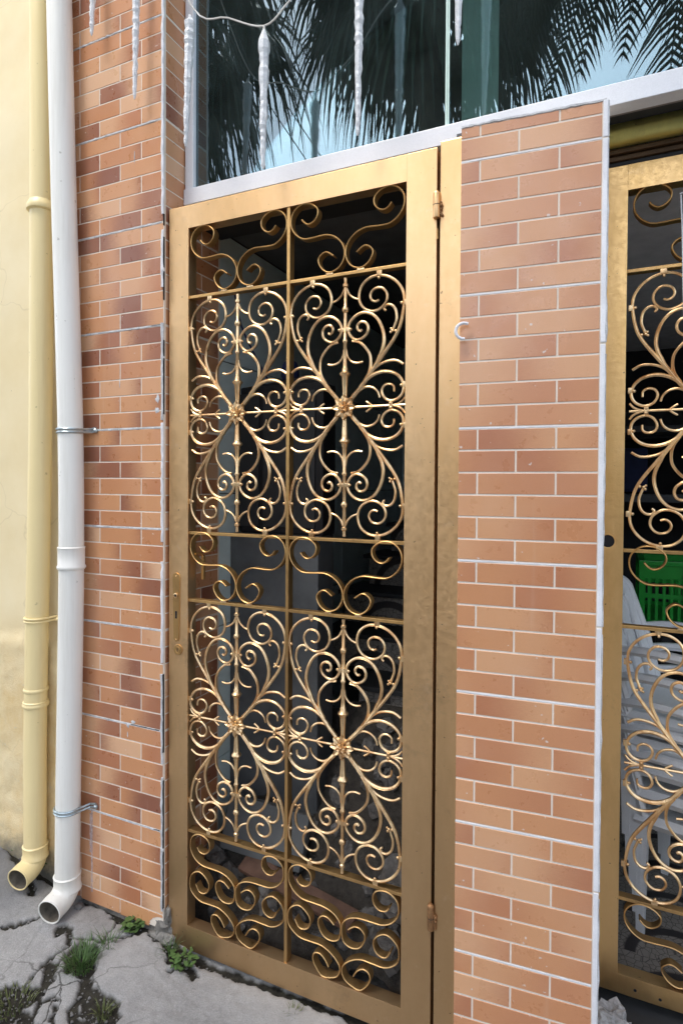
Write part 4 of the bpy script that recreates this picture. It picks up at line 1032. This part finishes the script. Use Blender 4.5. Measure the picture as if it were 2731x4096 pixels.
# ------------------------------------------------------------------ weeds
def weed(x, y, n, h, spread, label, mat='weed', w=.0028, leafy=False):
    z = gz(x, y) - .012; mb = MB()
    for i in range(n):
        a = random.uniform(0, 2 * math.pi); d = spread * math.sqrt(random.random()); bx, by = d * math.cos(a) * .45, d * math.sin(a) * .45
        L = h * random.uniform(.5, 1.15); lean = random.uniform(.15, 1.0); la = a + random.uniform(-.7, .7)
        if leafy:
            L *= .8; px_, py_ = bx + math.cos(la) * L * lean * .7, by + math.sin(la) * L * lean * .7; pz = L * (1 - .4 * lean)
            mb.tube([(bx, by, 0), ((bx + px_) / 2, (by + py_) / 2, pz * .6), (px_, py_, pz)], .0008, 3)
            r = random.uniform(.005, .010); q = random.uniform(0, 6.3); tz = random.uniform(-.4, .4)
            ring = [(px_ + r * 1.4 * math.cos(q) * math.cos(t) - r * .8 * math.sin(q) * math.sin(t), py_ + r * 1.4 * math.sin(q) * math.cos(t) + r * .8 * math.cos(q) * math.sin(t), pz + r * tz * math.cos(t)) for t in [k * math.pi / 3 for k in range(6)]]
            mb.add(ring, [(0, 1, 2, 3, 4, 5)])
        else:
            pa_ = Vector((math.cos(la), math.sin(la), 0)); sd_ = Vector((-pa_.y, pa_.x, 0)) * w * random.uniform(.6, 1.2); v = []
            for k in range(4):
                t = k / 3; c = Vector((bx, by, 0)) + pa_ * (L * lean * t * t) + Vector((0, 0, L * (t - .35 * lean * t * t)))
                ww = sd_ * (1 - t) ** .6; v += [c - ww, c + ww]
            mb.add(v, [(0, 1, 3, 2), (2, 3, 5, 4), (4, 5, 7, 6)])
    o = mb.build('weed_tuft', mat); o.location = (x, y, z); return tag(o, label, 'weed', 'weeds in the cracks of the pavement')
def W_(cx, cy, *a, **k): x, y = px_ground(cx * K, 2900 + cy * K, .02); weed(x, y, *a, **k)
W_(565, 1700, 150, .075, .10, 'largest grass tuft growing in the wide pavement crack', w=.0022)
W_(620, 1600, 50, .05, .07, 'grass blades just above the largest tuft in the crack', w=.002)
W_(760, 1590, 34, .085, .05, 'thin grass blades lying over the pavement crack right of the large tuft', w=.002)
W_(90, 1900, 130, .035, .14, 'yellowish low moss in the dark soil at the lower left', 'weed2', w=.002)
W_(720, 1990, 60, .045, .06, 'small dry yellow green tuft in the soil patch at the bottom', 'weed2', w=.0018)
W_(1275, 1640, 46, .055, .05, 'leafy little weed beside the bottom left corner of the door', leafy=True)
W_(1180, 1590, 30, .06, .05, 'feathery weed just left of the leafy one by the door corner', w=.0015)
W_(930, 1460, 50, .045, .05, 'leafy weeds in the soil below the chipped tile', leafy=True)
W_(705, 1255, 34, .05, .04, 'small weed at the foot of the left brick pillar', leafy=True)
W_(335, 1080, 80, .10, .06, 'green weeds growing between the two downpipe elbows', leafy=True)
W_(130, 1000, 50, .07, .06, 'weeds at the yellow wall left of the yellow elbow', leafy=True)
x_, y_ = px_ground(1175, 4045, 0); weed(x_, y_, 36, .035, .05, 'tiny sparse weed on the pavement in front of the door bottom rail', 'weed2', w=.0012)
# pebbles and crumbs in the soil
pm = []
for i in range(4):
    vs, fs = blob((0, 0, 0), 1, i + 81, (1, .8, .6), 1, .5); me = mesh(vs, fs, False, 'pebble'); me.materials.append(MT['rock']); pm.append(me)
big = MB(); cnt = 0
while cnt < 420:
    x = random.uniform(-2.3, -.7); y = random.uniform(.95, 1.66)
    if float(fields(np.array([[x]]), np.array([[y]]))[0, 0]) > .002: continue
    s = random.uniform(.0015, .0055); vs, fs = blob((x, y, gz(x, y) - .010 + s * .5), s, cnt % 9, (1, .9, .7), 1, .5); big.add(vs, fs); cnt += 1
tag(big.build('gravel', 'rock'), 'small stone crumbs in the soil of the pavement cracks', 'gravel', kind='stuff')
for i, (a, b, s) in enumerate(((545, 1305, .022), (1130, 1280, .014), (560, 1240, .03), (640, 1245, .014))):
    x, y = px_ground(a * K, 2900 + b * K, .03)
    o = link('loose_stone', pm[i], None); o.location = (x, y, gz(x, y) + .004); o.scale = (s, s, s * .7); o.rotation_euler = (0, 0, i)
    tag(o, ['grey loose stone at the foot of the brick pillar', 'pebble of concrete below the chipped tile', 'broad flat stone between pipe elbow and pillar', 'small stone beside the pillar foot weed'][i], 'stone')

# ------------------------------------------------------------------ across the street (seen mirrored in the window and the paint)
VY = 2 * GY
def mirror_pt(dx, dz, d): return (dx * d, VY - d, EYE + dz * d)
def fan_palm(dx, dz, dd, label, nf, sz, seed):
    random.seed(seed); bx, by, bz = mirror_pt(dx, dz, dd)
    t = empty('fan_palm', (bx, by, 0), label, 'palm tree')
    mb = MB(); pts = [(bx - .05 * math.sin(i), by, -.1 + (bz + .1) * i / 24) for i in range(25)]
    mb.tube(pts, [(.15 + .02 * (i % 2)) for i in range(25)], 12); uc(mb, 'trunk', 'trunk', t)
    for k in range(nf):
        az = k * 2.399; el = R(65 - 125 * (k / nf)); P0 = Vector((bx, by, bz - .1)); d = Vector((math.cos(az) * math.cos(el), math.sin(az) * math.cos(el), math.sin(el)))
        st_ = random.uniform(.75, 1.15) * sz; hub = P0 + d * st_; f = MB().tube([P0, P0 + d * st_ * .5, hub - Vector((0, 0, .03))], .014, 4)
        side = d.cross(Vector((0, 0, 1))).normalized()
        nb = 30
        for i in range(nb):
            a = R(-120 + 240 * i / (nb - 1)); dr = (d * math.cos(a) + side * math.sin(a)).normalized(); L = random.uniform(.8, 1.1) * sz * (1 - .12 * abs(a))
            v = []; wv = (side * math.cos(a) - d * math.sin(a)) * .034 * sz
            for q in range(6):
                tt = q / 5; p = hub + dr * L * (tt - .25 * tt ** 3) + Vector((0, 0, -.95 * L * tt ** 2.4)); ww = wv * (1 - tt ** 1.7 * .97) * (1 if q else .5); v += [p - ww, p + ww]
            f.add(v, [(2 * q, 2 * q + 1, 2 * q + 3, 2 * q + 2) for q in range(5)])
        uc(f, 'frond', 'leaf', t)
fan_palm(-.30, .93, 7.0, 'fan palm with a trunk and spiky drooping leaves mirrored in the middle of the window', 54, 1.15, 4)
fan_palm(-.93, 1.04, 6.6, 'broad fan palm whose leaves are mirrored in the upper left of the window', 40, 1.45, 8)
def feather_palm(dx, dz, dd, label, nf, Lf, seed):
    random.seed(seed); bx, by, bz = mirror_pt(dx, dz, dd)
    t = empty('feather_palm', (bx, by, 0), label, 'palm tree')
    uc(MB().tube([(bx, by, -.1), (bx + .05, by, bz * .5), (bx, by, bz)], [.2, .15, .13], 12), 'trunk', 'trunk', t)
    for k in range(nf):
        az = k * 2.399 + .4; el = R(random.uniform(20, 70)); d = Vector((math.cos(az), math.sin(az), 0)); L = Lf * random.uniform(.85, 1.1); rach = []
        for i in range(19):
            s = i / 18; rach.append(Vector((bx, by, bz)) + d * (L * s * math.cos(el * (1 - .6 * s))) + Vector((0, 0, L * (math.sin(el) * s - (.95 + .3 * math.sin(k)) * s * s))))
        f = MB().tube(rach, [.02 * (1 - .8 * i / 18) for i in range(19)], 5); side = d.cross(Vector((0, 0, 1))).normalized()
        for i in range(1, 19):
            for j in range(3):
                s = (i - 1 + j / 3) / 18; p = rach[i - 1].lerp(rach[i], j / 3); tg = (rach[i] - rach[i - 1]).normalized()
                for sg in (-1, 1):
                    dr = (side * sg * .75 + tg * .45 + Vector((0, 0, random.uniform(-.25, .1)))).normalized(); LL = .62 * math.sin(math.pi * min(1, .15 + s * .8)) * random.uniform(.8, 1.1)
                    v = []
                    for q in range(4):
                        tt = q / 3; c = p + dr * LL * tt + Vector((0, 0, -.60 * LL * tt * tt)); ww = tg * .024 * (1 - tt ** 2 * .95); v += [c - ww, c + ww]
                    f.add(v, [(0, 1, 3, 2), (2, 3, 5, 4), (4, 5, 7, 6)])
        uc(f, 'frond', 'leaf', t)
feather_palm(.115, .99, 5.6, 'feather palm with long combed fronds mirrored at the right of the window', 60, 2.3, 3)
random.seed(12)
def block(name, x0, x1, y0, y1, h, mat, label, nx, nz, fh=3.0):
    t = empty(name, ((x0 + x1) / 2, y1, 0), label, 'building'); uc(MB().box(x0, x1, y0, y1, -.1, h), 'wall', mat, t)
    uc(MB().box(x0 - .15, x1 + .15, y0 - .15, y1 + .15, h, h + .3), 'roof', 'wallfar', t)
    for i in range(nx):
        for j in range(nz):
            x = x0 + (x1 - x0) * (i + .5) / nx; z = 1.1 + j * fh
            w = uc(MB().box(x - .7, x + .7, y1 + .003, y1 + .06, z, z + 1.3), 'window', 'winfar', t)
    return t
block('apartment_building', -46, -27.8, -60, -41, 26.5, 'wallfar', 'tall grey apartment block mirrored at the lower left of the window', 6, 8)
block('apartment_building', -9, 1.5, -22, -13, 4.2, 'wallfar2', 'low ochre house across the street behind the camera', 4, 1)
block('apartment_building', 3, 15, -22, -13.2, 6.5, 'wallfar', 'grey two storey house across the street', 4, 2)
block('apartment_building', -23, -10, -22, -13.2, 6.0, 'wallfar', 'pale house across the street on the left', 4, 2)
for i, (a, b) in enumerate((((-.655, .80), (-.50, .56)), ((-.635, .82), (-.47, .56)), ((-.70, .72), (-.60, .56)))):
    p0, p1 = Vector(mirror_pt(a[0] - (b[0] - a[0]) * 1.5, a[1] - (b[1] - a[1]) * 1.5, 13)), Vector(mirror_pt(b[0] + (b[0] - a[0]) * 1.2, b[1] + (b[1] - a[1]) * 1.2, 13))
    tag(MB().tube([p0, p0.lerp(p1, .5) + Vector((0, 0, -.15)), p1], .013, 5).build('power_line', 'black'), ['upper', 'middle', 'lower'][i] + ' black power line over the street mirrored in the window', 'cable', 'power lines over the street')
